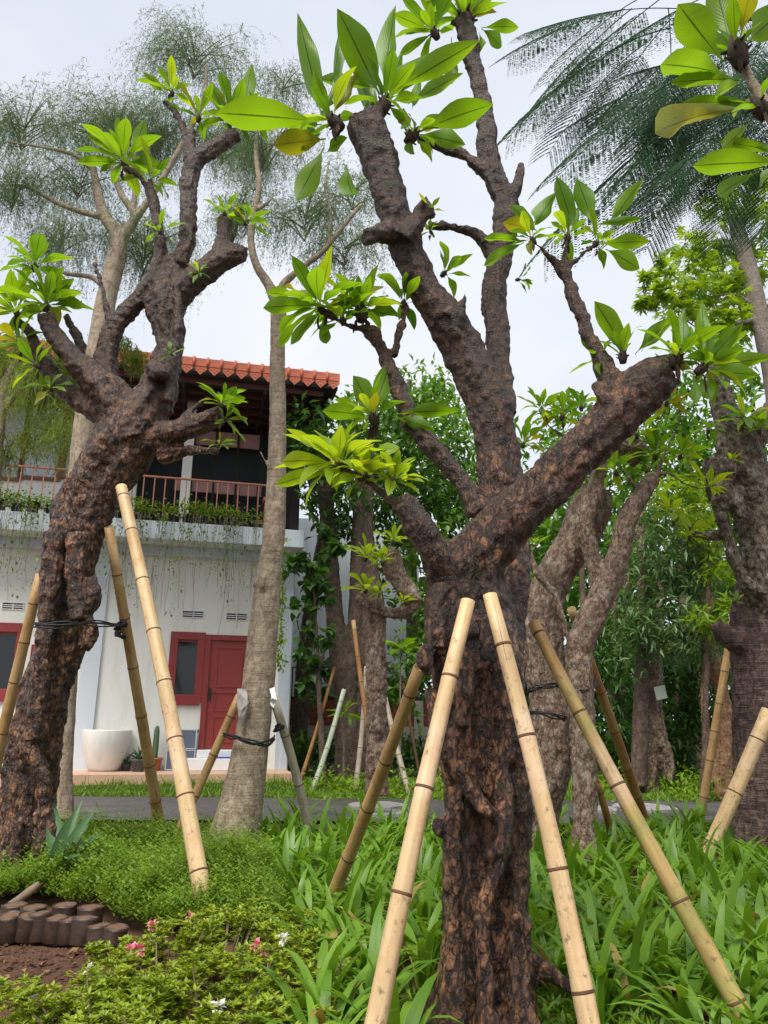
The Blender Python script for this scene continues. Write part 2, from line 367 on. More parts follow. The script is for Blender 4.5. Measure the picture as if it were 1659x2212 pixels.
# ------------------------------------------------------------------ ground, road, lawn
def sheet(name, x0, x1, ys, nx, dz, mat, amp=0.0, edge=0.0):
    V = []; F = []; ny = len(ys)
    for j, y in enumerate(ys):
        for i in range(nx):
            x = x0+(x1-x0)*i/(nx-1)
            yy = y
            if edge and j in (0, ny-1): yy = y+edge*noise.noise((x*1.3, y, 3.3))
            V.append((x, yy, gz(yy)+dz+amp*noise.noise((x*.9, yy*.9, 0))+amp*.5*noise.noise((x*3.1, yy*3.1, 5))))
    for j in range(ny-1):
        for i in range(nx-1): F.append((j*nx+i, j*nx+i+1, (j+1)*nx+i+1, (j+1)*nx+i))
    return tag(wobj(name, mesh_np(name, V, F, mat, True)), kind='structure')
ysg = [-12, -6, -2] + [i*.15 for i in range(0, 64)] + [9.7, 9.9, 10.5, 11.2, 11.8, 12.3, 12.8, 13.3, 14, 16, 20, 30, 60, 160]
sheet('ground', -60, 60, ysg, 401, -.03, M['soil'], .02)
sheet('road', -30, 30, [9.0, 9.4, 10.2, 10.7, 11.2, 11.75], 240, .012, M['asphalt'], 0, .12)
sheet('lawn', -30, 30, [11.72, 12.1, 12.5, 12.9, 13.3, 14.0, 16.0], 200, .004, M['lawn'], .012, .15)

def inst(tv, tf, pos, X, Yv, Z, scale):
    """copies of a template (tv: k x 3, tf) at many frames -> V, F"""
    pos = np.asarray(pos); n = len(pos); tv = np.asarray(tv); k = len(tv)
    sc3 = np.asarray(scale)
    if sc3.ndim == 1: sc3 = np.repeat(sc3[:, None], 3, 1)
    V = pos[:, None, :] + (tv[None, :, 0:1]*sc3[:, None, 0:1])*X[:, None, :] + (tv[None, :, 1:2]*sc3[:, None, 1:2])*Yv[:, None, :] + (tv[None, :, 2:3]*sc3[:, None, 2:3])*Z[:, None, :]
    F = (np.asarray(tf)[None, :, :] + (np.arange(n)*k)[:, None, None]).reshape(-1, np.asarray(tf).shape[1])
    return V.reshape(-1, 3), F
def unit(a): return a/np.maximum(1e-9, np.linalg.norm(a, axis=1))[:, None]
def frames(D, roll=None, up=(0, 0, 1)):
    """Y along D, Z roughly up"""
    D = unit(np.asarray(D, float)); u = np.tile(np.asarray(up, float), (len(D), 1))+rng.normal(0, .25, D.shape)
    X = unit(np.cross(D, u)); Z = np.cross(X, D)
    if roll is not None:
        c, s = np.cos(roll)[:, None], np.sin(roll)[:, None]; X, Z = X*c+Z*s, Z*c-X*s
    return X, D, Z
# templates: leaf along +y, length 1, width 1 (scaled)
LEAF4 = (np.array([(0, 0, 0), (-.5, .45, .10), (0, .5, -.02), (.5, .45, .10), (0, 1, -.10)]), [(0, 2, 1), (0, 3, 2), (1, 2, 4), (2, 3, 4)])
LEAF2 = (np.array([(0, 0, 0), (-.5, .5, 0), (.5, .5, 0), (0, 1, 0)]), [(0, 2, 1), (1, 2, 3)])
def blade_t(bend=.5, seg=4):
    V = []; F = []
    for i in range(seg):
        tt = i/seg; wv = .5*(1-tt*.55); V += [(-wv, tt*(1-.25*bend*tt), -bend*tt*tt*.55), (wv, tt*(1-.25*bend*tt), -bend*tt*tt*.55)]
    V.append((0, 1-.25*bend, -bend*.55))
    for i in range(seg-1): F += [(2*i, 2*i+1, 2*i+3), (2*i, 2*i+3, 2*i+2)]
    F.append((2*seg-2, 2*seg-1, 2*seg)); return np.array(V), F
def cloud(name, P, D, L, W, mat, tmpl=LEAF4, up=(0, 0, 1), roll=None, parent=None, kind='stuff', M0=None):
    X, Yv, Z = frames(D, roll, up)
    L = np.asarray(L); W = np.asarray(W)
    V, F = inst(tmpl[0], tmpl[1], P, X, Yv, Z, np.stack([W, L, L], 1))
    o = wobj(name, mesh_np(name, V, F, mat), parent, M0)
    if kind: o['kind'] = kind
    return o
def rdir(n, zbias=0.0, zs=1.0):
    d = rng.normal(0, 1, (n, 3)); d[:, 2] = d[:, 2]*zs+zbias; return unit(d)

# ------------------------------------------------------------------ limbs -> one continuous woody mesh
def catmull(P, step):
    out = []
    n = len(P)
    for i in range(n-1):
        p0, p1, p2, p3 = P[max(0, i-1)], P[i], P[i+1], P[min(n-1, i+2)]
        m = max(2, int((np.linalg.norm(p2[:3]-p1[:3]))/step))
        for k in range(m):
            t_ = k/m
            out.append(.5*((2*p1)+(-p0+p2)*t_+(2*p0-5*p1+4*p2-p3)*t_*t_+(-p0+3*p1-3*p2+p3)*t_**3))
    out.append(P[-1]); return out
def limb_pts(L, Y=None):
    """(px,py,r_px[,Y]) -> array of x,y,z,r in metres; a Y holds until changed"""
    A = []; cy = Y
    # interpolate missing Y between given ones
    ys = [(i, q[3]) for i, q in enumerate(L) if len(q) > 3]
    for i, q in enumerate(L):
        if ys: cy = np.interp(i, [a for a, b in ys], [b for a, b in ys])
        p = PT(q[0], q[1], cy); A.append(np.array([p.x, p.y, p.z, SZ(q[2], p)]))
    return A
def wood(name, limbs, mat, root, base, Y, vox=.014, flute=.12, lump=.03, fine=.012, seed=0, step=.05, extra=None):
    mb = MB()
    allp = []
    for li, L in enumerate(limbs):
        A = catmull(limb_pts(L, Y), step)
        pts = []; n = 22; V = []; F = []; prev = None
        if len(A) < 2: continue
        for i, q in enumerate(A):
            p = Vector(q[:3]); r = max(.003, .68*q[3], q[3]-.36*lump-.3*fine)
            t_ = Vector(A[min(i+1, len(A)-1)][:3])-Vector(A[max(i-1, 0)][:3]); t_.normalize()
            a = t_.orthogonal().normalized() if prev is None else (prev-t_*prev.dot(t_)).normalized()
            prev = a; b = t_.cross(a)
            for k in range(n):
                th = 2*math.pi*k/n; d = a*math.cos(th)+b*math.sin(th)
                q3 = Vector((d.x*1.6+seed, d.y*1.6+li*3.7, d.z*1.6))+p*1.1
                f = 1+flute*noise.noise(q3*1.3)+flute*.8*noise.noise(q3*2.9)
                V.append(p+d*r*f)
        m = len(A)
        for i in range(m-1):
            for k in range(n): F.append((i*n+k, i*n+(k+1) % n, (i+1)*n+(k+1) % n, (i+1)*n+k))
        F.append(tuple(range(n-1, -1, -1))); F.append(tuple((m-1)*n+k for k in range(n)))
        mb.add(V, F)
    if extra: extra(mb)
    mb.V = [tuple(Vector(v)-base) for v in mb.V]
    o = mb.obj(name, mat, root, WM[root.name], True)
    r = o.modifiers.new('remesh', 'REMESH'); r.mode = 'VOXEL'; r.voxel_size = vox; r.use_smooth_shade = True
    s = o.modifiers.new('smooth', 'SMOOTH'); s.factor = .5; s.iterations = 3
    for nm, typ, size, st in (('lump', 'CLOUDS', .11, lump), ('knobs', 'VORONOI', .055, fine), ('grain', 'CLOUDS', .03, fine)):
        if st <= 0: continue
        tx = bpy.data.textures.new(name+nm, typ); tx.noise_scale = size
        if typ == 'CLOUDS': tx.noise_depth = 3
        d = o.modifiers.new(nm, 'DISPLACE'); d.texture = tx; d.strength = st*(1 if typ == 'CLOUDS' else -1); d.mid_level = .5 if typ == 'CLOUDS' else .3
        d.texture_coords = 'LOCAL'
    return o

# ------------------------------------------------------------------ plumeria leaves
def leaf_mesh(name, mat, bend, fold, wave, obov=1.25, na=10, twist=0.0):
    V = []; UV = []; F = []
    for i in range(na+1):
        t_ = i/na
        s = max(0.0, (t_-.09)/.91)
        wv = .5*max(0.0, math.sin(math.pi*min(1, s**obov)))**.86 if s > 0 else 0
        wv = max(wv, .03 if t_ < .2 else .012)
        y = math.sin(bend*t_)/max(bend, 1e-3) if abs(bend) > 1e-3 else t_
        z = -(1-math.cos(bend*t_))/bend if abs(bend) > 1e-3 else 0
        for k in range(3):
            u = k-1
            zz = z+fold*abs(u)*wv*.22+wave*math.sin(t_*9+k*1.7)*abs(u)*.035*wv*2+twist*u*wv*t_*.5
            V.append((u*wv, y, zz)); UV.append((.5+u*.5, t_))
    for i in range(na):
        for k in range(2): F.append((i*3+k, i*3+k+1, i*3+k+4, i*3+k+3))
    return mesh_np(name, V, F, mat, True, np.array(UV))
LV = {}
for mk in ('leaf', 'leaf_dark', 'leaf_pale', 'leaf_spot', 'leaf_dead'):
    LV[mk] = [leaf_mesh('leaf', M[mk], b, f, wv, ob, 10, tw) for b, f, wv, ob, tw in
              ((.15, .5, 1, 1.2, .1), (.45, .6, 1.5, 1.35, -.2), (.8, .5, 1, 1.25, .2), (.3, .8, 2, 1.1, .25), (1.1, .4, 1.2, 1.3, -.1))]
def leaf_obj(parent, b, tp, width, mk='leaf', var=None, up=None, name='leaf'):
    """leaf from b to tp (world), width in m, face toward `up`"""
    b = Vector(b); tp = Vector(tp); d = tp-b; L = d.length
    if L < 1e-4: return
    y = d.normalized(); u = Vector(up) if up is not None else Vector((0, 0, 1))
    x = y.cross(u)
    if x.length < .05: x = y.cross(Vector((0, -1, .3)))
    x.normalize(); z = x.cross(y)
    me = LV[mk][random.randrange(len(LV[mk])) if var is None else var]
    o = bpy.data.objects.new(name, me)
    Mx = Matrix((x, y, z)).transposed().to_4x4(); Mx.translation = b
    return link(o, parent, Mx @ Matrix.Diagonal((width, L, L, 1)))
def tip_mesh(r, h):
    mb = MB(); mb.lathe([(r*.75, -h*.7), (r, -h*.25), (r*1.12, 0), (r*.9, h*.35), (r*.45, h*.7), (.1*r, h)], 8)
    for k in range(9):
        a = k*2.4; z = -h*.3+h*.09*k; q = Vector((math.cos(a), math.sin(a), 0))
        mb.tube([q*r*.8+Vector((0, 0, z)), q*r*1.5+Vector((0, 0, z+h*.1))], [r*.2, r*.12], 5)
    return mb
TIPM = tip_mesh(1, 2.2).mesh('branch_tip', M['bark_bg'], True)
def branch_tip(root, p, axis, r):
    z = Vector(axis).normalized(); x = z.orthogonal().normalized(); y = z.cross(x)
    Mx = Matrix((x, y, z)).transposed().to_4x4(); Mx.translation = p
    return link(bpy.data.objects.new('branch_tip', TIPM), root, Mx @ Matrix.Diagonal((r, r, r, 1)))
def rosette(root, px, py, Y, Lpx, n=11, axis=(0, 0, 1), mk='leaf', spread=(25, 95), tipr=None, wratio=.255, dead=1, tips=None, skew=0):
    """whorl of n leaves at a branch end; `tips`: leaves measured in the picture (bx,by,tx,ty,w,dy[,kind])"""
    p = PT(px, py, Y); L = SZ(Lpx, p); ax = Vector(axis).normalized()
    tip = branch_tip(root, p-ax*L*.03, ax, tipr or L*.075)
    a0 = random.uniform(0, 6.28); e1 = ax.orthogonal().normalized(); e2 = ax.cross(e1)
    n = int(n*1.85+.5)
    for k in range(n):
        th = a0+k*2.39996; f = (k+.5)/n
        el = rad(spread[0]+(spread[1]-spread[0])*f+random.uniform(-10, 10))
        rd = (e1*math.cos(th)+e2*math.sin(th))
        d = ax*math.cos(el)+rd*math.sin(el)
        l = L*random.uniform(.58, 1.16)*(0.85+.25*math.sin(math.pi*f))
        b = p+ax*L*.05*(1-f)+rd*L*.03
        kind = mk
        q = random.random()
        if q < .10: kind = 'leaf_pale'
        elif q < .16: kind = 'leaf_spot'
        elif q < .32 and mk == 'leaf': kind = 'leaf_dark'
        leaf_obj(tip, b, b+d*l, l*wratio*random.uniform(.85, 1.15), kind, up=(ax*1.0-d*.6+Vector((0, 0, .3))))
    for k in range(dead):
        th = random.uniform(0, 6.28); rd = e1*math.cos(th)+e2*math.sin(th)
        b = p-ax*L*.08+rd*L*.07; leaf_obj(tip, b, b+rd*L*.14+Vector((0, 0, -L*.38)), L*.10, 'leaf_dead', name='withered_leaf')
    for q in (tips or []):
        bx, by, tx, ty, wp, dy = q[:6]; kind = q[6] if len(q) > 6 else mk
        b = PT(bx, by, Y); tp = PT(tx, ty, Y+dy)
        tocam = (Vector((0, 0, CAMH))-b).normalized()
        leaf_obj(tip, b, tp, SZ(wp, b)*.98, kind, var=random.choice((0, 1, 3)), up=-tocam+Vector((random.uniform(-.35, .35), 0, .45)))
    return tip

def tree_root(name, base, label, cat='tree', group=None):
    return tag(empty(name, base), label, cat, group)

# ------------------------------------------------------------------ main plumeria
b0 = PT(1045, 2212, 3.42); b0.z = -.05
YA = 3.45
ROOT_A = tree_root('plumeria_tree', b0, 'thick gnarled dark brown plumeria propped by pale bamboo poles among strap-leaved plants')
Y = YA
limbsA = [
    [(1040, 2290, 175, 3.42), (1043, 2215, 138), (1047, 2140, 113), (1050, 2050, 104), (1052, 1900, 101), (1052, 1770, 102), (1042, 1640, 106), (1030, 1500, 110), (1022, 1400, 112), (1012, 1310, 98, 3.40), (1010, 1240, 84, 3.36)],
    [(1020, 1320, 92, 3.40), (1022, 1225, 80, 3.34), (1085, 1140, 68, 3.28), (1165, 1068, 61, 3.22), (1255, 975, 59, 3.16), (1325, 905, 61, 3.12), (1385, 842, 64, 3.08), (1425, 812, 60, 3.06), (1452, 797, 42, 3.04)],
    [(1060, 1420, 72, 3.55), (1095, 1330, 52, 3.62), (1105, 1230, 50, 3.68), (1088, 1130, 54, 3.7), (1080, 1040, 52, 3.7), (1077, 962, 51, 3.7), (1062, 890, 54, 3.7), (1035, 822, 54, 3.7), (1000, 750, 50, 3.68), (957, 681, 46, 3.64), (905, 600, 41, 3.6), (873, 520, 42, 3.56), (843, 430, 42, 3.52), (822, 345, 46, 3.5), (800, 285, 49, 3.48), (789, 256, 49, 3.47)],
    [(1082, 900, 42, 3.74), (1080, 820, 36, 3.8), (1075, 735, 34, 3.84), (1068, 634, 34, 3.87), (1082, 545, 32, 3.88), (1094, 450, 32, 3.88), (1068, 380, 30, 3.88), (1053, 315, 31, 3.88), (1047, 245, 26, 3.88), (1026, 150, 24, 3.88), (1008, 70, 26, 3.88), (1004, 48, 27, 3.88)],
    [(1095, 460, 22, 3.86), (1118, 400, 18, 3.84), (1127, 352, 9, 3.83)],
    [(1062, 385, 24, 3.88), (1010, 342, 17, 3.86), (950, 314, 15, 3.83), (905, 300, 13, 3.8)],
    [(1070, 560, 26, 3.87), (1040, 515, 20, 3.85), (1000, 494, 17, 3.82), (955, 490, 16, 3.76), (925, 492, 15, 3.72)],
    [(870, 520, 36, 3.5), (905, 470, 26, 3.48), (918, 440, 24, 3.47), (935, 470, 14, 3.47)],
    [(850, 500, 34, 3.5), (815, 507, 26, 3.44), (788, 512, 23, 3.41)],
    [(975, 690, 40, 3.6), (1000, 655, 18, 3.56), (1004, 632, 5, 3.56)],
    [(1035, 1110, 40, 3.55), (1005, 1055, 30, 3.55), (968, 1005, 30, 3.55), (925, 955, 31, 3.55), (886, 908, 28, 3.55), (872, 868, 26, 3.56), (848, 805, 24, 3.57), (820, 745, 23, 3.58), (797, 712, 24, 3.58)],
    [(850, 770, 18, 3.6), (868, 700, 12, 3.64), (880, 660, 9, 3.66)],
    [(800, 712, 16, 3.58), (755, 705, 10, 3.54), (715, 682, 8, 3.5), (690, 665, 7, 3.48)],
    [(990, 1260, 60, 3.35), (940, 1195, 46, 3.28), (905, 1135, 42, 3.24), (880, 1098, 36, 3.22), (862, 1082, 33, 3.2)],
    [(885, 1110, 22, 3.24), (820, 1060, 16, 3.3), (770, 1025, 13, 3.34), (725, 1010, 12, 3.36)],
    [(1325, 850, 38, 3.12), (1302, 785, 29, 3.14), (1278, 735, 24, 3.16), (1252, 672, 22, 3.18), (1228, 612, 22, 3.2), (1212, 578, 25, 3.2)],
    [(1212, 580, 14, 3.2), (1180, 548, 8, 3.18), (1152, 522, 6, 3.16)],
    [(1215, 580, 14, 3.2), (1222, 545, 9, 3.2), (1225, 518, 7, 3.2)],
    [(1220, 580, 13, 3.2), (1255, 552, 8, 3.22), (1282, 530, 6, 3.24)],
    # folds, burls and ridges on the trunk
    [(1085, 1660, 30, 3.22), (1092, 1790, 30, 3.17), (1075, 1880, 24, 3.16), (1042, 1960, 28, 3.15), (1045, 2050, 32, 3.13), (1052, 2150, 32, 3.12), (1060, 2240, 44, 3.08)],
    [(985, 1700, 28, 3.23), (978, 1850, 32, 3.19), (976, 1980, 30, 3.18), (982, 2100, 34, 3.16), (965, 2240, 52, 3.12)],
    [(1122, 1880, 28, 3.23), (1126, 2020, 32, 3.2), (1122, 2140, 36, 3.16), (1140, 2250, 52, 3.12)],
    [(1015, 1420, 36, 3.2), (1000, 1520, 32, 3.18), (1005, 1640, 28, 3.2), (1030, 1720, 20, 3.22)],
    [(1090, 1480, 34, 3.26), (1100, 1600, 30, 3.22), (1080, 1680, 26, 3.22)],
    [(925, 1400, 22, 3.28), (918, 1430, 26, 3.25), (930, 1460, 20, 3.25)],
    [(1055, 1830, 26, 3.17), (1062, 1845, 28, 3.15), (1058, 1860, 20, 3.16)],
    [(1290, 830, 20, 3.1), (1300, 850, 22, 3.05), (1310, 870, 18, 3.05)],
    [(930, 1490, 26, 3.30), (955, 1590, 30, 3.21), (1005, 1690, 26, 3.18), (1050, 1750, 24, 3.16), (1110, 1800, 20, 3.2)],
    [(1122, 1420, 24, 3.36), (1112, 1520, 28, 3.26), (1128, 1640, 26, 3.24), (1120, 1760, 26, 3.23)],
    [(990, 1552, 18, 3.17), (1000, 1562, 20, 3.12), (1012, 1566, 14, 3.13)], [(952, 1775, 20, 3.22), (946, 1790, 22, 3.17), (955, 1806, 16, 3.18)], [(1112, 1968, 18, 3.14), (1118, 1985, 20, 3.12), (1110, 2002, 14, 3.13)],
    [(1040, 1330, 24, 3.16), (1060, 1390, 26, 3.14), (1050, 1450, 22, 3.16)], [(960, 1260, 26, 3.2), (940, 1330, 26, 3.18), (950, 1400, 24, 3.18)],
    [(1150, 2080, 34, 3.4), (1200, 2105, 22, 3.35), (1260, 2160, 12, 3.3)],
]
wood('trunk', limbsA, M['bark_main'], ROOT_A, b0, YA, .0095, .18, .036, .013, 1)
rosette(ROOT_A, 722, 262, 3.42, 95, 5, (-.6, -.1, .6), 'leaf', (20, 80), SZ(14, PT(722, 262, 3.4)), dead=3, tips=[
    (694, 250, 653, 60, 50, .05), (702, 248, 748, 82, 40, .15), (690, 262, 460, 238, 74, -.25), (704, 300, 590, 312, 58, .0, 'leaf_spot'),
    (700, 318, 640, 440, 50, .0), (748, 355, 752, 445, 48, -.05), (716, 255, 764, 160, 26, .1, 'leaf_spot'), (694, 270, 618, 262, 40, .2), (690, 300, 668, 262, 36, .3), (705, 330, 735, 300, 30, .1)])
rosette(ROOT_A, 830, 225, 3.45, 105, 6, (.25, -.1, .9), 'leaf', (20, 75), SZ(15, PT(830, 225, 3.4)), dead=2, tips=[
    (820, 205, 738, 32, 76, -.1), (829, 200, 844, 26, 42, .1), (846, 200, 1030, 86, 50, -.1), (881, 225, 992, 158, 30, .1),
    (812, 190, 697, 166, 36, .25), (815, 230, 770, 150, 40, .3), (800, 235, 780, 160, 30, .3), (855, 220, 905, 120, 34, .3), (840, 215, 862, 130, 34, .35), (890, 235, 905, 180, 24, .2)])
rosette(ROOT_A, 892, 292, 3.5, 80, 5, (.5, -.2, .6), 'leaf', (20, 90), SZ(13, PT(892, 290, 3.4)), dead=1, tips=[
    (900, 286, 1062, 215, 60, -.1), (902, 290, 1016, 308, 34, -.1), (890, 300, 880, 340, 28, 0), (880, 280, 870, 240, 30, .1, 'leaf_spot'), (900, 280, 960, 250, 26, .2)])
rosette(ROOT_A, 1003, 45, 3.88, 95, 9, (0, -.1, 1), 'leaf', (5, 75), SZ(20, PT(1003, 40, 3.9)), dead=1, tips=[
    (1040, 60, 1130, 52, 30, -.1), (1040, 62, 1090, 102, 30, -.1), (1035, 70, 1046, 122, 22, 0), (930, 66, 849, 28, 34, -.1), (935, 72, 858, 120, 22, 0), (975, 80, 975, 200, 30, .1),
    (990, 40, 1020, -60, 40, 0), (1010, 40, 1070, -40, 40, 0), (960, 50, 910, -20, 36, 0)])
rosette(ROOT_A, 938, 70, 3.8, 85, 6, (-.4, -.1, .8), 'leaf', (15, 80), SZ(9, PT(938, 70, 3.8)), dead=0)
R4 = [(1240, 498, 1208, 388, 42, 0), (1282, 488, 1256, 400, 44, .05), (1310, 492, 1383, 390, 30, 0), (1280, 487, 1388, 470, 18, -.05), (1152, 492, 1190, 425, 34, .1), (1155, 497, 1087, 478, 40, 0, 'leaf_spot'),
      (1132, 520, 1037, 508, 24, -.1), (1132, 524, 1037, 572, 32, -.1), (1300, 525, 1402, 520, 34, 0), (1308, 538, 1387, 580, 40, -.1), (1245, 500, 1230, 440, 28, .2), (1160, 500, 1110, 445, 34, .15)]
rosette(ROOT_A, 1226, 512, 3.2, 75, 6, (0, 0, 1), 'leaf', (15, 90), SZ(7, PT(1220, 510, 3.2)), dead=2, tips=R4[:2]+R4[10:11])
rosette(ROOT_A, 1150, 518, 3.16, 70, 5, (-.5, -.1, .8), 'leaf', (20, 100), SZ(6, PT(1220, 510, 3.2)), dead=1, tips=R4[4:8]+R4[11:])
rosette(ROOT_A, 1288, 525, 3.24, 70, 5, (.5, -.1, .7), 'leaf', (20, 100), SZ(6, PT(1220, 510, 3.2)), dead=2, tips=R4[2:4]+R4[8:10])
rosette(ROOT_A, 1462, 775, 3.02, 110, 7, (.4, -.2, .8), 'leaf', (15, 90), SZ(14, PT(1460, 780, 3.0)), dead=2, tips=[
    (1385, 760, 1430, 690, 30, .1), (1480, 760, 1470, 680, 32, .1)])
rosette(ROOT_A, 1345, 768, 3.1, 80, 3, (.0, -.1, .9), 'leaf', (10, 60), SZ(10, PT(1460, 780, 3.0)), dead=0, tips=[(1350, 760, 1292, 652, 54, 0), (1372, 765, 1440, 690, 40, .1)])
rosette(ROOT_A, 1518, 795, 2.98, 105, 8, (.7, -.2, .5), 'leaf', (15, 95), SZ(10, PT(1460, 780, 3.0)), dead=2, tips=[
    (1522, 785, 1515, 666, 34, .1), (1525, 785, 1602, 715, 30, 0), (1528, 795, 1665, 768, 34, 0), (1525, 802, 1645, 806, 34, -.1), (1512, 812, 1538, 866, 32, 0), (1498, 818, 1506, 872, 26, 0), (1500, 800, 1420, 770, 34, .1, 'leaf_spot')])
rosette(ROOT_A, 1300, 772, 3.15, 65, 4, (-.7, -.1, .3), 'leaf', (20, 90), SZ(8, PT(1300, 780, 3.1)), dead=0)
rosette(ROOT_A, 692, 664, 3.48, 118, 10, (-.4, -.1, .8), 'leaf', (20, 100), SZ(8, PT(700, 660, 3.5)), dead=2, tips=[(700, 660, 558, 655, 38, -.1), (695, 670, 620, 745, 30, 0), (700, 675, 702, 755, 26, 0)])
rosette(ROOT_A, 780, 672, 3.56, 105, 10, (-.1, -.1, 1), 'leaf', (20, 95), SZ(14, PT(700, 660, 3.5)), dead=4)
rosette(ROOT_A, 740, 690, 3.52, 95, 7, (-.2, -.4, .7), 'leaf', (20, 100), dead=0)
rosette(ROOT_A, 872, 655, 3.66, 90, 7, (.1, 0, 1), 'leaf', (20, 95), dead=1)
rosette(ROOT_A, 806, 902, 3.5, 100, 7, (-.4, -.2, .9), 'leaf', (15, 95), SZ(10, PT(700, 660, 3.5)), dead=3, tips=[(798, 898, 695, 884, 44, -.1), (806, 893, 772, 815, 56, .05), (806, 893, 838, 800, 44, .1), (850, 895, 992, 878, 36, 0), (850, 900, 940, 925, 28, 0)])
rosette(ROOT_A, 735, 1006, 3.34, 135, 13, (-.4, -.2, .9), 'leaf_pale', (15, 100), SZ(12, PT(700, 660, 3.4)), dead=1, tips=[(720, 1000, 600, 985, 40, -.1), (725, 1010, 590, 1045, 38, -.1), (740, 990, 737, 925, 44, 0)])
rosette(ROOT_A, 790, 1030, 3.3, 100, 8, (-.2, -.4, .8), 'leaf_pale', (15, 100), dead=0)
rosette(ROOT_A, 850, 1040, 3.3, 95, 9, (.1, -.3, .9), 'leaf_pale', (15, 95), dead=1)
rosette(ROOT_A, 928, 455, 3.47, 42, 4, (.2, -.1, 1), 'leaf_dark', (30, 85), dead=1)
rosette(ROOT_A, 930, 500, 3.7, 45, 4, (-.2, -.1, .3), 'leaf', (20, 100), dead=2)
rosette(ROOT_A, 1120, 604, 3.85, 48, 3, (1, -.1, .1), 'leaf', (10, 70), dead=0)
rosette(ROOT_A, 960, 590, 3.8, 75, 4, (.5, -.1, .5), 'leaf', (20, 80), dead=0)

# ------------------------------------------------------------------ left plumeria
b1 = PT(58, 1905, 6.15); b1.z = -.05
ROOT_H = tree_root('plumeria_tree', b1, 'leaning rust-brown plumeria with many sawn-off limbs beside the fine-leaved shrubs')
limbsH = [
    [(60, 1960, 95, 6.15), (62, 1900, 72), (58, 1800, 66), (62, 1700, 62), (77, 1600, 63), (102, 1480, 59), (136, 1384, 58), (150, 1284, 52), (158, 1184, 60), (188, 1084, 65), (226, 1020, 68), (266, 960, 71), (305, 905, 63), (335, 858, 48), (352, 800, 39), (368, 752, 33), (362, 700, 39), (357, 662, 47), (372, 600, 38), (386, 560, 28)],
    [(290, 960, 54, 6.1), (262, 905, 48), (242, 858, 50, 6.05), (205, 820, 40), (155, 770, 28, 5.95), (115, 718, 26), (100, 682, 25, 5.9)],
    [(235, 890, 38, 6.1), (175, 868, 29), (125, 822, 26, 6.1), (92, 785, 24), (62, 715, 16, 6.1), (35, 692, 14)],
    [(150, 790, 20, 6.2), (175, 750, 17), (150, 700, 13), (140, 680, 11)],
    [(222, 820, 36, 6.1), (228, 770, 29), (252, 700, 27, 6.1), (312, 632, 24), (345, 560, 19, 6.1), (340, 485, 17), (326, 410, 15), (318, 395, 14)],
    [(330, 440, 12, 6.1), (305, 385, 10), (270, 362, 9)],
    [(240, 705, 15, 6.08), (222, 630, 9), (205, 568, 7)],
    [(388, 575, 26, 6.12), (404, 520, 23), (407, 450, 23), (409, 385, 24), (424, 345, 25), (456, 325, 24), (490, 302, 23), (515, 290, 18)],
    [(412, 345, 18, 6.15), (400, 290, 12), (378, 242, 11), (355, 218, 9)],
    [(412, 350, 22, 6.15), (412, 300, 16), (415, 280, 13)],
    [(376, 640, 36, 6.15), (420, 602, 33), (465, 570, 32), (505, 548, 29), (530, 552, 21)],
    [(330, 800, 26, 6.0), (345, 806, 28, 5.95), (370, 808, 20, 5.95)],
    [(475, 560, 30, 6.15), (485, 510, 25), (486, 475, 22)],
    [(330, 950, 44, 6.15), (385, 932, 31, 6.0), (430, 916, 27), (478, 898, 27, 5.9)],
    [(345, 985, 26, 6.1), (415, 973, 17, 6.0), (470, 976, 12, 5.9)],
    [(380, 920, 20, 6.0), (415, 885, 10), (450, 860, 8, 5.9)],
    [(180, 1400, 20, 5.9), (196, 1372, 24), (190, 1340, 18)],
    [(190, 1250, 24, 5.9), (198, 1290, 26), (185, 1330, 20)],
    [(115, 1150, 26, 5.85), (108, 1260, 28), (100, 1350, 26), (85, 1480, 26), (70, 1600, 28)],
    [(170, 1150, 28, 5.85), (160, 1250, 26), (170, 1340, 24)],
    [(30, 1780, 26, 5.85), (25, 1850, 34), (15, 1930, 44)],
    [(95, 1750, 26, 5.85), (100, 1830, 34), (112, 1920, 40)],
    [(60, 1620, 30, 5.85), (90, 1680, 26), (95, 1760, 20)],
    [(362, 870, 18, 6.0), (375, 780, 16), (385, 690, 14), (380, 610, 12)],
]
wood('trunk', limbsH, M['bark_left'], ROOT_H, b1, 6.15, .014, .17, .042, .016, 5)
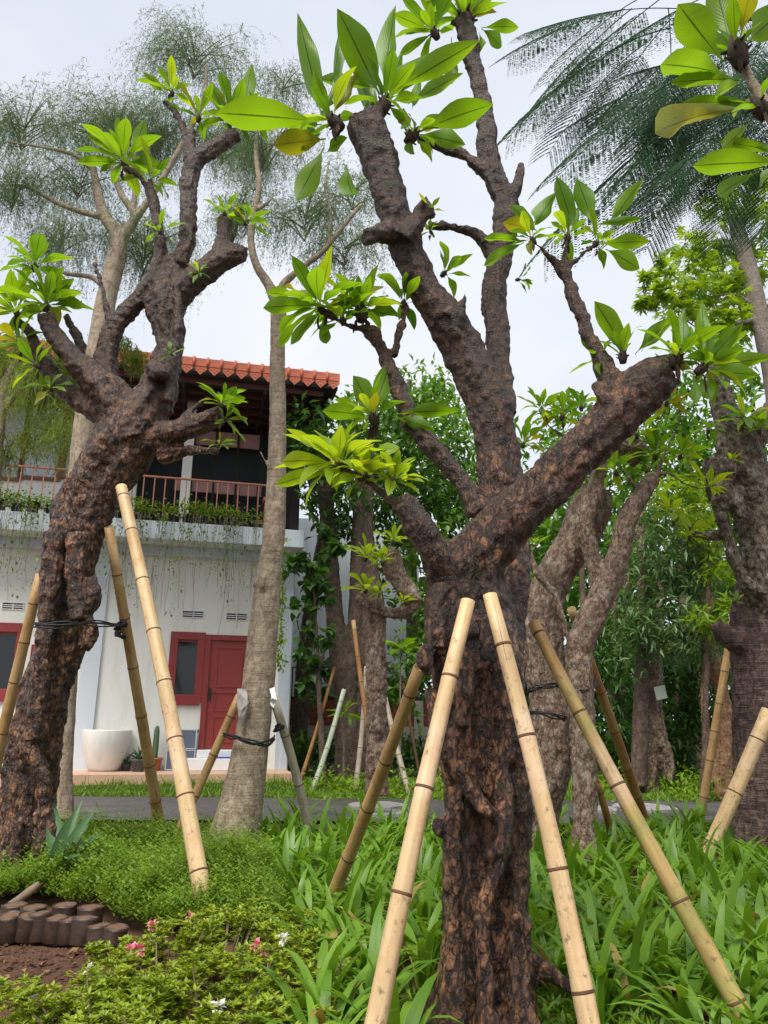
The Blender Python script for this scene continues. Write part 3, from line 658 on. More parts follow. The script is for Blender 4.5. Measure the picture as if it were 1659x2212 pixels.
rH = [(500, 262, 6.12, 85, 10, (.3, -.1, .9), [(520, 262, 545, 145, 34, 0), (490, 262, 465, 190, 30, 0)]), (545, 262, 6.1, 60, 6, (.6, -.1, .4), None),
      (372, 200, 6.1, 62, 7, (-.1, 0, 1), [(355, 200, 315, 160, 22, 0)]), (430, 255, 6.15, 70, 6, (.2, 0, 1), None),
      (268, 350, 6.1, 95, 10, (-.3, -.1, .9), [(262, 352, 168, 345, 28, 0), (270, 340, 195, 292, 24, 0), (275, 335, 255, 265, 28, 0), (285, 340, 312, 262, 30, 0)]), (325, 392, 6.1, 70, 6, (.2, 0, 1), None),
      (75, 575, 5.95, 88, 9, (-.1, -.1, 1), None), (100, 660, 5.9, 95, 12, (.1, -.2, 1), [(100, 650, 158, 600, 26, 0), (100, 655, 175, 625, 24, 0)]), (35, 675, 6.05, 85, 10, (-.5, -.1, .6), None),
      (45, 740, 6.0, 80, 6, (-.4, -.2, .2), None),
      (485, 462, 6.1, 60, 7, (.1, -.1, 1), None), (532, 480, 6.1, 60, 7, (.5, -.2, .6), None), (345, 500, 6.0, 50, 4, (-.2, -.3, .7), None),
      (478, 875, 5.85, 72, 9, (.4, -.2, .8), [(490, 870, 530, 858, 18, 0), (490, 865, 510, 835, 22, 0)]), (485, 905, 5.85, 60, 5, (.8, -.2, 0), None), (472, 962, 5.85, 45, 5, (.3, -.2, .8), None),
      (430, 590, 5.9, 36, 5, (.1, -.6, .4), None), (370, 765, 5.9, 30, 3, (0, -.8, .3), None), (80, 790, 5.9, 70, 5, (-.5, -.2, .3), None), (110, 840, 5.95, 50, 4, (0, -.5, .2), None)]
for (px, py, yy, L, n, ax, tips) in rH: rosette(ROOT_H, px, py, yy, L, n, ax, 'leaf', (15, 95), dead=1, tips=tips)

# ------------------------------------------------------------------ pale ringed tree with weeping crown, and its neighbours behind
def weep_crown(root, centres, n, mat, name='crown', W=.0014, lens=(.8, 1.9)):
    """thin drooping strands hung from arching twigs"""
    P = []; D = []; L = []
    TW = MB()
    for (px, py, rx, ry, Y) in centres:
        c = PT(px, py, Y); a = SZ(rx, c); b = SZ(ry, c)
        m = int(n*rx*ry/10000.)
        for k in range(max(5, m//42)):
            # a twig arching out from the centre
            th = random.uniform(0, 6.28); rr = a*random.uniform(.3, 1.0)
            p0 = c+Vector((0, 0, b*random.uniform(-.35, .2))); p2 = c+Vector((math.cos(th)*rr, math.sin(th)*rr*.8, b*random.uniform(.1, .95)*math.sqrt(max(.05, 1-(rr/a)**2*.8))))
            p1 = (p0+p2)/2+Vector((0, 0, b*.22))
            pts = [p0.lerp(p1, t_).lerp(p1.lerp(p2, t_), t_) for t_ in (0, .25, .5, .75, 1)]
            TW.tube([q-WM[root.name].translation for q in pts], [.009, .008, .006, .004, .002], 4, False)
            for j in range(42):
                t_ = random.uniform(.25, 1.0); q = p0.lerp(p1, t_).lerp(p1.lerp(p2, t_), t_)
                d = Vector((math.cos(th)*.5+random.gauss(0, .45), math.sin(th)*.5+random.gauss(0, .45), random.uniform(-.9, .12)))
                P.append(q+Vector((random.gauss(0, .16), random.gauss(0, .16), random.gauss(0, .1)))*min(1.2, a)); D.append(d); L.append(random.uniform(*lens)*.6*min(1.3, a))
    P = np.array([tuple(p) for p in P]); D = unit(np.array([tuple(d) for d in D])); L = np.array(L)
    # each strand: 6 short pieces curving down
    segs = 6; V = []; cur = P.copy(); d = D.copy(); N = len(P); rows = []
    side = unit(np.cross(D, rng.normal(0, 1, D.shape)))
    for s_ in range(segs+1):
        wv = W*(1-.75*s_/segs)
        rows.append(np.stack([cur-side*wv, cur+side*wv], 1))
        cur = cur+d*(L/segs)[:, None]; d = unit(d+np.array([0, 0, -.55])+rng.normal(0, .16, d.shape))
    V = np.stack(rows, 1).reshape(N, -1, 3)-np.array(WM[root.name].translation)
    k = (segs+1)*2
    f = np.array([(2*i, 2*i+1, 2*i+3, 2*i+2) for i in range(segs)])
    F = (f[None]+(np.arange(N)*k)[:, None, None]).reshape(-1, 4)
    o = wobj(name, mesh_np(name, V.reshape(-1, 3), F, mat), root, WM[root.name]); o['kind'] = 'stuff'
    # side needles: little sprays along the strands
    idx = rng.integers(1, segs+1, N*11); si = rng.integers(0, N, N*11)
    cc = np.stack(rows, 1).mean(2); fr_ = rng.random((N*11, 1)); ctr = cc[si, idx]*fr_+cc[si, idx-1]*(1-fr_)
    dd = rdir(N*11, -.7)
    X, Yv, Z = frames(dd)
    V2, F2 = inst(LEAF2[0], LEAF2[1], ctr-np.array(WM[root.name].translation), X, Yv, Z, np.stack([np.full(N*11, W*4.8), rng.uniform(.025, .06, N*11), np.ones(N*11)], 1))
    o2 = wobj('needle_sprays', mesh_np('needle_sprays', V2, F2, mat), root, WM[root.name]); o2['kind'] = 'stuff'
    TW.obj('twigs', M['twig'], root, WM[root.name], True)['kind'] = 'stuff'
b2 = PT(497, 1875, 7.0); b2.z = -.05
ROOT_I = tree_root('weeping_tree', b2, 'tall smooth grey ringed trunk with airy weeping foliage, bound with black cord')
wood('trunk', [
    [(490, 1930, 95, 7.0), (493, 1860, 72), (505, 1810, 56), (522, 1735, 49), (540, 1620, 40), (556, 1500, 36), (562, 1434, 35), (575, 1300, 31), (582, 1234, 27), (593, 1134, 25), (600, 934, 20), (599, 800, 18), (600, 734, 17), (602, 660, 19), (600, 640, 18)],
    [(600, 660, 15, 7.0), (580, 615, 12), (555, 575, 10), (542, 520, 9), (550, 455, 8), (560, 400, 8), (553, 330, 6), (558, 250, 4)],
    [(604, 650, 14, 7.0), (612, 615, 10), (650, 580, 8), (700, 540, 7), (745, 485, 6), (782, 440, 5)],
    [(705, 540, 6, 7.0), (715, 470, 5), (703, 400, 5), (712, 350, 3)],
    [(575, 1262, 28, 6.95), (556, 1262, 12), (548, 1258, 6)],
    [(552, 455, 7, 7.0), (575, 440, 5), (590, 425, 3)],
    [(596, 1050, 8, 6.95), (580, 1010, 4), (562, 975, 3)]],
    M['bark_grey'], ROOT_I, b2, 7.0, .0125, .05, .010, .004, 9)
weep_crown(ROOT_I, [(660, 480, 130, 140, 7.2), (570, 330, 120, 150, 7.3), (745, 550, 100, 100, 7.2), (610, 190, 90, 80, 7.4), (760, 430, 80, 90, 7.4), (510, 480, 80, 120, 7.4)], 420, M['weep'])
b3 = PT(130, 1720, 9.3); b3.z = gz(9.3)-.05
ROOT_J = tree_root('weeping_tree', b3, 'pale forked tree with grey-green weeping foliage behind the leaning plumeria')
wood('trunk', [
    [(128, 1790, 34, 9.3), (133, 1700, 24), (138, 1620, 21), (150, 1400, 21), (160, 1150, 23), (180, 950, 25), (200, 840, 26), (216, 735, 25), (230, 645, 22), (250, 560, 21), (255, 510, 18), (225, 465, 13), (208, 400, 10), (198, 350, 7)],
    [(250, 530, 15, 9.3), (290, 470, 10), (262, 420, 8), (240, 360, 6)],
    [(225, 470, 9, 9.3), (140, 445, 7), (60, 405, 5), (20, 400, 4)],
    [(205, 370, 8, 9.3), (160, 335, 6), (100, 320, 4), (10, 305, 3)],
    [(245, 640, 12, 9.3), (200, 600, 7), (140, 590, 5), (100, 560, 3)],
    [(255, 520, 12, 9.3), (330, 420, 8), (400, 300, 7), (440, 210, 6), (445, 140, 4)],
    [(290, 470, 7, 9.3), (290, 300, 5), (270, 260, 4)],
    [(300, 380, 4, 9.3), (245, 190, 2.2), (190, 120, 1.2)], [(240, 185, 2, 9.3), (232, 130, 1.2), (228, 90, .8)]],
    M['bark_grey'], ROOT_J, b3, 9.3, .018, .05, .010, .004, 12)
weep_crown(ROOT_J, [(50, 290, 110, 120, 9.6), (30, 430, 100, 100, 9.4), (250, 290, 130, 140, 9.4), (420, 140, 130, 120, 9.6), (350, 310, 120, 120, 9.8), (170, 410, 130, 90, 9.6), (310, 560, 120, 150, 9.8), (130, 530, 110, 100, 9.4), (480, 320, 110, 130, 9.8)], 680, M['weep'], W=.0018, lens=(.9, 2.0))
b4 = PT(60, 1700, 11.3); b4.z = gz(11.3)-.05
ROOT_J2 = tree_root('weeping_tree', PT(-60, 1720, 10.4), 'light green weeping shoots hanging before the upper balcony windows')
wood('trunk', [[(-40, 1750, 20, 10.4), (-30, 1300, 16), (0, 900, 13), (40, 780, 9), (110, 770, 5)], [(0, 900, 8, 10.4), (60, 830, 6), (160, 840, 4)]], M['bark_grey'], ROOT_J2, WM[ROOT_J2.name].translation, 10.4, .02, .05, .01, 0, 3)
weep_crown(ROOT_J2, [(90, 880, 110, 110, 10.5), (30, 820, 80, 90, 10.4), (140, 950, 80, 90, 10.3), (285, 800, 30, 110, 10.6), (20, 980, 60, 90, 10.5), (40, 750, 80, 50, 10.4), (150, 780, 90, 60, 10.5), (240, 770, 50, 70, 10.6)], 420, M['weep_green'], W=.003, lens=(1.2, 2.2))

# ------------------------------------------------------------------ royal-poinciana-like feathery tree, top right
def frond_mesh(name, npin, nleaf, Lr, Lp, droop, t0=.12):
    P = []; D = []; S = []; mb = MB(); pts = []
    for i in range(11):
        t_ = i/10; pts.append(Vector((0, Lr*t_, -droop*t_*t_*Lr)))
    mb.tube(pts, [.0028-.0018*i/10 for i in range(11)], 4, False)
    RV = [v for v in mb.V]; RF = [f for f in mb.F]
    for i in range(npin):
        t_ = t0+(1-t0)*i/npin; p = Vector((0, Lr*t_, -droop*t_*t_*Lr))
        l = Lp*math.sin(math.pi*(.25+.62*(t_-t0)/(1-t0)))**.7
        for s in (-1, 1):
            fa = .28+.35*t_; d = Vector((s*math.cos(fa), math.sin(fa), -.22-droop*t_*.4)).normalized()
            for j in range(nleaf):
                u = (j+.5)/nleaf; q = p+d*l*u+Vector((0, 0, -.25*l*u*u))
                for s2 in (-1, 1):
                    ld = (d.cross(Vector((0, 0, 1))).normalized()*s2*.8+d*.55+Vector((0, 0, -.2)))
                    P.append(q); D.append(ld); S.append(2.1*l/nleaf*math.sin(math.pi*(.25+.6*u)))
    P = np.array([tuple(x) for x in P]); D = np.array([tuple(x) for x in D]); S = np.array(S)
    X, Yv, Z = frames(D)
    V, F = inst(LEAF2[0], LEAF2[1], P, X, Yv, Z, np.stack([S*.55, S, S], 1))
    b = len(V); V = np.concatenate([V, np.array([tuple(v) for v in RV])]);
    RT = [(f[0]+b, f[1]+b, f[2]+b) for f in RF]+[(f[0]+b, f[2]+b, f[3]+b) for f in RF]
    F = np.concatenate([F, np.array(RT)])
    return mesh_np(name, V, F, M['feather'])
FR = [frond_mesh('frond', 23, 22, .62, .17, .25), frond_mesh('frond', 22, 22, .60, .16, .45), frond_mesh('frond', 24, 22, .64, .18, .1), frond_mesh('frond', 17, 22, .62, .17, .2, .42), frond_mesh('frond', 16, 22, .62, .16, .35, .45)]
bR = PT(2150, 1500, 4.9); bR.z = -.05
ROOT_R = tree_root('feather_leaved_tree', bR, 'tree with dark feathery double-pinnate fronds hanging high over the garden')
def ext_r(mb): pass
wood('trunk', [[(2150, 2000, 60, 5.0), (2140, 1400, 48), (2080, 700, 40), (2010, 260, 32), (1880, 40, 24), (1700, -60, 16), (1480, -120, 10)], [(2010, 260, 20, 5.0), (1850, 220, 12), (1700, 180, 8)], [(1880, 40, 16, 5.0), (1650, 40, 8), (1450, 40, 5)]], M['bark_grey'], ROOT_R, bR, 5.0, .02, .06, .01, 0, 2)
fr_list = [  # base px, tip px, Y base, Y tip, variant
    (1500, 150, 1190, 300, 4.6, 4.2, 0), (1560, 200, 1150, 430, 4.6, 4.2, 2), (1450, 60, 1080, 130, 4.7, 4.3, 1), (1600, 250, 1330, 440, 4.7, 4.4, 0),
    (1480, 230, 1440, 475, 4.7, 4.6, 1), (1480, 20, 1150, -10, 4.7, 4.4, 2), (1400, 90, 1190, 220, 4.8, 4.5, 1), (1640, 200, 1560, 480, 4.9, 4.7, 0),
    (1350, 20, 1100, 60, 4.9, 4.6, 0), (1700, 120, 1470, 330, 4.9, 4.6, 2), (1560, 60, 1260, 180, 5.0, 4.6, 1), (1620, 320, 1400, 300, 5.0, 4.7, 2),
    (1700, 250, 1640, 470, 5.0, 4.8, 0), (1620, -40, 1300, 40, 5.0, 4.7, 0), (1660, 120, 1380, 90, 5.1, 4.8, 2), (1700, 20, 1480, 170, 5.0, 4.7, 1),
    (1600, 120, 1350, 250, 5.1, 4.9, 0), (1690, 330, 1560, 230, 5.1, 4.8, 1), (1640, 80, 1420, 200, 5.2, 5.0, 2), (1500, -50, 1230, 100, 5.2, 4.9, 0),
    (1720, 180, 1540, 360, 5.3, 5.0, 2), (1560, 10, 1360, 170, 5.3, 5.0, 1), (1700, -20, 1520, 100, 5.3, 5.1, 0), (1660, 40, 1590, 220, 5.3, 5.1, 2),
    (1450, 40, 1290, 210, 5.0, 4.8, 2), (1560, 130, 1440, 290, 4.9, 4.7, 0), (1740, 240, 1600, 320, 5.2, 5.0, 1), (1420, -20, 1180, 60, 5.1, 4.8, 1)]
rf = random.Random(5)
for k in range(20):
    ax_ = rf.uniform(1360, 1760); ay = rf.uniform(-60, 300); an = rf.uniform(.25, 1.7); l_ = rf.uniform(200, 300)
    if ax_ - math.cos(an)*l_ < 1090+max(0, ay+math.sin(an)*l_-120)*.25: continue
    if ay+math.sin(an)*l_ > 430: continue
    yq = rf.uniform(4.7, 5.5); fr_list.append((ax_, ay, ax_-math.cos(an)*l_, ay+math.sin(an)*l_, yq, yq-rf.uniform(.1, .4), k % 3))
for (ax_, ay, bx, by, y0, y1, vr) in fr_list:
    p = PT(ax_, ay, y0); q = PT(bx, by, y1); d = q-p; L = d.length; yv = d.normalized()
    x = yv.cross(Vector((random.uniform(-.35, .35), -.9, .75))).normalized(); z = x.cross(yv)
    Mx = Matrix((x, yv, z)).transposed().to_4x4(); Mx.translation = p
    s = L/.62
    if L > .95: vr = 3+vr % 2
    link(bpy.data.objects.new('frond', FR[vr]), ROOT_R, Mx @ Matrix.Diagonal((min(1.6, s*1.05), s, s*.9, 1)))

# ------------------------------------------------------------------ near plumeria reaching in from the right edge
bN = Vector((2.95, 3.3, -.05))
ROOT_N = tree_root('plumeria_tree', bN, 'plumeria with big glossy leaves and one brown-blotched leaf in front of feathery fronds')
wood('trunk', [[(1990, 2500, 110, 3.2), (1960, 1500, 70), (1850, 800, 50), (1760, 430, 34), (1690, 285, 24), (1645, 215, 18), (1615, 160, 15), (1590, 115, 18)], [(1760, 430, 22, 3.2), (1700, 370, 15), (1665, 340, 12)]], M['bark_grey'], ROOT_N, bN, 3.2, .016, .1, .02, .01, 31)
rosette(ROOT_N, 1592, 110, 3.15, 110, 3, (-.3, -.2, .9), 'leaf', (10, 60), SZ(20, PT(1590, 110, 3.2)), dead=4, tips=[
    (1570, 160, 1408, 122, 72, -.2), (1560, 130, 1462, 10, 80, -.1), (1600, 80, 1620, -40, 46, -.2, 'leaf_spot'), (1580, 100, 1545, -20, 60, .1), (1600, 170, 1440, 172, 40, 0), (1600, 175, 1535, 205, 36, -.1),
    (1615, 90, 1690, 20, 70, 0), (1600, 120, 1500, 70, 50, .2)])
rosette(ROOT_N, 1640, 232, 3.15, 110, 2, (-.5, -.2, .6), 'leaf', (20, 80), SZ(16, PT(1590, 110, 3.2)), dead=1, tips=[
    (1620, 230, 1352, 265, 54, -.2, 'leaf_spot'), (1630, 222, 1470, 218, 30, 0), (1620, 265, 1555, 325, 34, 0, 'leaf_pale')])
rosette(ROOT_N, 1690, 345, 3.1, 110, 2, (-.6, -.2, .4), 'leaf', (20, 80), SZ(16, PT(1590, 110, 3.2)), dead=0, tips=[
    (1690, 350, 1487, 352, 62, -.1), (1640, 370, 1525, 425, 34, 0), (1680, 330, 1560, 300, 30, .1)])

# ------------------------------------------------------------------ pale-barked plumeria behind the main tree
b5 = PT(1240, 1890, 6.6); b5.z = -.05
ROOT_G = tree_root('plumeria_tree', b5, 'spotted pale-barked plumeria with twisted twin trunks behind the thick propped plumeria')
wood('trunk', [
    [(1262, 1930, 55, 6.55), (1262, 1875, 42), (1264, 1800, 33), (1263, 1700, 30), (1258, 1560, 32), (1252, 1470, 33), (1253, 1400, 33), (1278, 1335, 33), (1308, 1270, 31), (1335, 1200, 27), (1355, 1120, 25), (1385, 1070, 22), (1412, 1030, 21)],
    [(1280, 1340, 26, 6.6), (1290, 1260, 21), (1272, 1180, 22), (1262, 1120, 24), (1285, 1060, 22), (1300, 1000, 18), (1320, 940, 14)],
    [(1245, 1410, 18, 6.5), (1228, 1380, 11), (1213, 1330, 10), (1200, 1285, 10), (1168, 1250, 12), (1150, 1210, 9), (1147, 1185, 7)],
    [(1150, 1850, 50, 7.0), (1165, 1740, 50, 6.95), (1185, 1650, 52, 6.9), (1190, 1560, 50), (1180, 1450, 46), (1172, 1330, 44), (1195, 1250, 42), (1240, 1175, 44), (1272, 1110, 48), (1290, 1060, 36, 6.95)],
    [(1360, 1120, 14, 6.55), (1362, 1090, 15), (1363, 1080, 14)],
    [(1412, 1035, 10, 6.6), (1440, 1020, 6), (1480, 1045, 5), (1530, 1060, 4)],
    [(1412, 1035, 9, 6.6), (1445, 960, 5), (1470, 890, 4), (1440, 800, 3)],
    [(1385, 1070, 8, 6.6), (1340, 1010, 5), (1300, 965, 4)],
    [(1320, 945, 8, 6.6), (1370, 965, 6), (1410, 930, 5), (1440, 880, 4)],
    [(1300, 1000, 10, 6.7), (1230, 950, 7), (1185, 920, 5), (1170, 895, 4)],
    [(1385, 990, 30, 6.9), (1350, 960, 34), (1330, 945, 26)]],
    M['bark_pale'], ROOT_G, b5, 6.6, .013, .10, .022, .014, 17)
for (px, py, L, n, mk) in [(1170, 885, 68, 9, 'leaf'), (1215, 900, 60, 8, 'leaf'), (1255, 880, 60, 7, 'leaf_dark'), (1300, 962, 70, 9, 'leaf'), (1330, 1020, 70, 9, 'leaf'), (1375, 940, 60, 7, 'leaf_pale'), (1440, 870, 62, 8, 'leaf_spot'), (1415, 985, 64, 8, 'leaf'),
                          (1470, 985, 60, 8, 'leaf'), (1530, 1055, 62, 8, 'leaf_pale'), (1450, 1110, 64, 8, 'leaf_pale'), (1400, 1020, 60, 6, 'leaf'), (1440, 800, 55, 6, 'leaf'), (1130, 960, 60, 6, 'leaf'), (1490, 1160, 55, 6, 'leaf_pale'), (1155, 1180, 40, 5, 'leaf')]:
    rosette(ROOT_G, px, py, 6.6+random.uniform(-.2, .3), L, n, (random.uniform(-.4, .4), -.1, 1), mk, (15, 100), dead=1)

# ------------------------------------------------------------------ big ringed plumeria on the right
b6 = PT(1665, 1840, 7.3); b6.z = -.05
ROOT_K = tree_root('plumeria_tree', b6, 'broad purple-brown ringed trunk with mottled knobbly limbs, tied to a bamboo pole')
wood('trunk', [
    [(1672, 1880, 105, 7.3), (1672, 1780, 88), (1668, 1600, 82), (1664, 1480, 82), (1656, 1380, 76), (1652, 1300, 66), (1650, 1260, 58)],
    [(1655, 1400, 40, 7.2), (1600, 1385, 34), (1565, 1370, 26), (1545, 1345, 17)],
    ], M['bark_ring'], ROOT_K, b6, 7.3, .017, .09, .025, .012, 21)
wood('limbs', [
    [(1665, 1330, 56, 7.2), (1640, 1290, 36, 7.1), (1605, 1250, 19, 7.0), (1582, 1190, 18), (1562, 1130, 20), (1552, 1060, 30), (1560, 1000, 48)],
    [(1655, 1270, 54, 7.2), (1640, 1150, 52), (1618, 1060, 56), (1598, 985, 56), (1577, 920, 40), (1560, 860, 31), (1549, 800, 26), (1545, 770, 24)],
    [(1600, 990, 46, 7.2), (1640, 920, 34), (1680, 880, 32), (1720, 840, 30)],
    [(1640, 1285, 22, 7.0), (1655, 1262, 20), (1680, 1255, 24)],
    [(1570, 1150, 24, 7.1), (1530, 1160, 16), (1490, 1150, 11)],
    [(1600, 1120, 16, 6.9), (1590, 1080, 22), (1600, 1050, 16)]],
    M['bark_mott'], ROOT_K, b6, 7.3, .015, .16, .06, .028, 22)
for (px, py, L, n, mk) in [(1610, 905, 62, 8, 'leaf'), (1548, 760, 60, 7, 'leaf_dark'), (1640, 930, 58, 7, 'leaf'), (1490, 1140, 50, 6, 'leaf_pale'), (1580, 1000, 35, 5, 'leaf'), (1530, 930, 50, 6, 'leaf_dark'), (1590, 1300, 30, 4, 'leaf')]:
    rosette(ROOT_K, px, py, 6.9, L, n, (random.uniform(-.4, .4), -.3, .9), mk, (15, 100), dead=1)

# ------------------------------------------------------------------ bright green pollarded tree on the right
STAR = []
def star_template(k=5):
    V = []; F = []
    for i in range(k):
        a = rad(-75+150*i/(k-1)); d = np.array([math.sin(a), math.cos(a), 0]); s = np.array([d[1], -d[0], 0]); l = 1-.25*abs(i-(k-1)/2)/((k-1)/2)
        b = len(V); V += [(0, 0, 0), tuple(d*l*.5-s*.13+np.array([0, 0, .04])), tuple(d*l*.5+s*.13+np.array([0, 0, .04])), tuple(d*l+np.array([0, 0, -.12]))]
        F += [(b, b+2, b+1), (b+1, b+2, b+3)]
    return np.array(V), F
STARL = star_template(5)
b7 = PT(1700, 1700, 9.2); b7.z = gz(9.2)-.05
ROOT_L = tree_root('young_green_tree', b7, 'slim grey trunk with bright yellow-green star-shaped leaves')
wood('trunk', [[(1705, 1760, 34, 9.2), (1700, 1400, 28), (1690, 1000, 24), (1672, 820, 22), (1652, 735, 20), (1634, 650, 19), (1614, 570, 18), (1592, 490, 15), (1576, 440, 9), (1570, 412, 6)],
               [(1610, 560, 10, 9.2), (1585, 530, 8), (1560, 530, 6)], [(1606, 540, 6, 9.2), (1640, 500, 4), (1690, 430, 3)], [(1640, 690, 9, 9.2), (1590, 700, 5), (1530, 720, 4), (1480, 690, 3)], [(1645, 700, 7, 9.2), (1600, 640, 4), (1530, 640, 3)]],
     M['twig'], ROOT_L, b7, 9.2, .02, .06, .01, 0, 4)
def blob_pts(list_, n_per, jit=.12):
    P = []
    for (px, py, rx, ry, Y) in list_:
        c = PT(px, py, Y); a = SZ(rx, c); b = SZ(ry, c); m = int(n_per*rx*ry/1000)
        k = max(4, m//14)
        cl = rdir(k)*rng.uniform(.35, 1, (k, 1))**.5*np.array([a, min(a, b)*.9, b])
        for q in cl:
            s = a*random.uniform(.10, .22)
            P.append(np.array(c)+q+rng.normal(0, 1, (14, 3))*s)
    return np.concatenate(P)
P = blob_pts([(1500, 610, 110, 75, 9.4), (1440, 640, 60, 60, 9.1), (1590, 420, 75, 60, 9.2), (1545, 560, 80, 50, 9.6), (1625, 500, 60, 60, 9.3), (1560, 680, 90, 50, 9.3), (1640, 640, 70, 80, 9.6), (1425, 590, 35, 35, 9.0), (1480, 540, 50, 35, 9.3), (1400, 650, 25, 30, 9.1), (1650, 370, 40, 40, 9.3)], 36)
cloud('crown', P-np.array(b7), rdir(len(P), -.1), rng.uniform(.10, .17, len(P)), rng.uniform(.10, .17, len(P)), M['bg_bright'], STARL, parent=ROOT_L, M0=Matrix.Translation(b7))

# ------------------------------------------------------------------ background trees
def bg_tree(name, label, limbs, Y, bark, blobs, mat, leaf=(.10, .16), aspect=.38, dens=60, droop=-.25, tmpl=LEAF4, vox=.03, group=None):
    f = limb_pts(limbs[0], Y)[0]; base = Vector((f[0], f[1], gz(f[1])-.05))
    r = tree_root(name, base, label, 'tree', group)
    wood('trunk', limbs, bark, r, base, Y, vox, .10, .03, .015, len(label), .1)
    P = blob_pts(blobs, dens); n = len(P); L = rng.uniform(*leaf, n)
    cloud('crown', P-np.array(base), rdir(n, droop), L, L*aspect, mat, tmpl, parent=r, M0=Matrix.Translation(base))
    return r
bg_tree('shade_tree', 'dark twin-stemmed shade tree at the corner of the white house', [
    [(758, 1720, 40, 14.2), (755, 1640, 34), (745, 1500, 24), (728, 1380, 22), (712, 1200, 20), (700, 1000, 17), (690, 880, 12)],
    [(795, 1690, 38, 14.4), (795, 1500, 30), (800, 1380, 32), (806, 1300, 26), (790, 1150, 20), (800, 950, 14)],
    [(750, 1520, 20, 14.2), (765, 1350, 17), (772, 1150, 15), (780, 980, 11)]], 14.2, M['bark_bg'],
    [(680, 930, 75, 70, 13.6), (760, 960, 90, 80, 14.4), (850, 930, 80, 60, 15), (720, 1080, 90, 60, 14), (930, 950, 80, 60, 15), (650, 1010, 40, 70, 13.5), (880, 1060, 90, 70, 15), (700, 870, 40, 40, 14), (960, 1060, 60, 80, 15), (800, 1130, 110, 50, 15)], M['bg_dark'], (.16, .26), .42, 62)
HEART = (np.array([(0, 0, 0), (-.42, .12, 0), (-.45, .42, 0), (0, .4, -.04), (.45, .42, 0), (.42, .12, 0), (0, 1, -.1)]), [(0, 3, 1), (1, 3, 2), (0, 5, 3), (5, 4, 3), (2, 3, 6), (3, 4, 6)])
bg_tree('heart_leaf_shrub', 'dark heart-leaved shrub in silhouette against the pale neighbouring wall', [[(700, 1700, 12, 13.4), (690, 1500, 8), (680, 1300, 6), (668, 1190, 4)], [(690, 1500, 6, 13.4), (650, 1380, 4), (635, 1300, 3)], [(690, 1450, 6, 13.4), (715, 1330, 4), (700, 1230, 3)]], 13.4, M['bark_bg'],
    [(668, 1220, 40, 30, 13.4), (690, 1280, 40, 30, 13.4), (650, 1310, 28, 26, 13.4), (685, 1370, 40, 28, 13.4), (665, 1430, 34, 30, 13.4), (690, 1470, 36, 40, 13.6), (710, 1180, 30, 40, 13.6), (640, 1200, 14, 30, 13.2)], M['bg_dark'], (.13, .2), .85, 95, -.7, HEART)
bg_tree('leafy_tree', 'mid green broadleaf tree rising behind the house roof', [[(890, 1720, 18, 19), (890, 1300, 14), (885, 1000, 10), (885, 820, 6)]], 19, M['bark_bg'],
    [(905, 840, 70, 60, 19), (860, 870, 60, 50, 19), (950, 900, 60, 60, 19), (1000, 950, 70, 80, 20), (1010, 1080, 70, 80, 19), (780, 870, 40, 40, 20)], M['bg_mid'], (.18, .28), .36, 80)
bg_tree('leafy_tree', 'fresh green shrub tree filling the gap under the forked limb', [[(960, 1740, 16, 14.5), (955, 1500, 12), (960, 1300, 8), (950, 1200, 5)]], 14.5, M['bark_bg'],
    [(880, 1420, 60, 60, 15), (930, 1380, 60, 50, 15), (860, 1500, 60, 50, 15), (900, 1300, 70, 60, 15.2), (880, 1200, 80, 60, 15.4), (960, 1150, 60, 60, 15)], M['bg_mid'], (.16, .26), .5, 60)
bg_tree('grey_green_tree', 'bushy tree with grey-green narrow leaves beside the paper-tagged trunk', [[(1380, 1700, 22, 12.6), (1385, 1500, 18), (1390, 1350, 14), (1395, 1200, 10)]], 12.6, M['bark_bg'],
    [(1420, 1150, 90, 70, 12.4), (1460, 1210, 100, 60, 12.2), (1400, 1270, 70, 50, 12.4), (1440, 1350, 90, 60, 12), (1500, 1360, 80, 60, 11.8), (1370, 1340, 60, 50, 12.4), (1480, 1290, 80, 50, 12.2), (1400, 1400, 90, 40, 12.2), (1530, 1240, 60, 60, 12.4)], M['bg_grey'], (.14, .24), .24, 75, -.1)
bg_tree('yellow_green_tree', 'sunny yellow-green sapling left of the broad ringed trunk', [[(1520, 1720, 12, 11.6), (1525, 1500, 9), (1530, 1250, 7), (1530, 1100, 4)]], 11.6, M['bark_bg'],
    [(1530, 1130, 55, 60, 11.6), (1550, 1220, 50, 50, 11.6), (1500, 1090, 50, 50, 11.8), (1545, 1330, 55, 50, 11.4), (1460, 1060, 60, 40, 12)], M['bg_bright'], (.12, .2), .34, 75)
bg_tree('leafy_tree', 'green tree crown seen through the pale plumeria branches', [[(1320, 1720, 20, 16), (1330, 1400, 16), (1340, 1100, 10)]], 16, M['bark_bg'],
    [(1200, 1100, 90, 90, 16), (1300, 1150, 90, 100, 16), (1220, 1000, 70, 60, 16.5), (1330, 1010, 80, 60, 16), (1450, 980, 90, 70, 16.5), (1540, 1000, 70, 60, 16.5), (1180, 1250, 80, 80, 16), (1330, 1330, 60, 80, 15.5)], M['bg_mid'], (.2, .3), .4, 62)
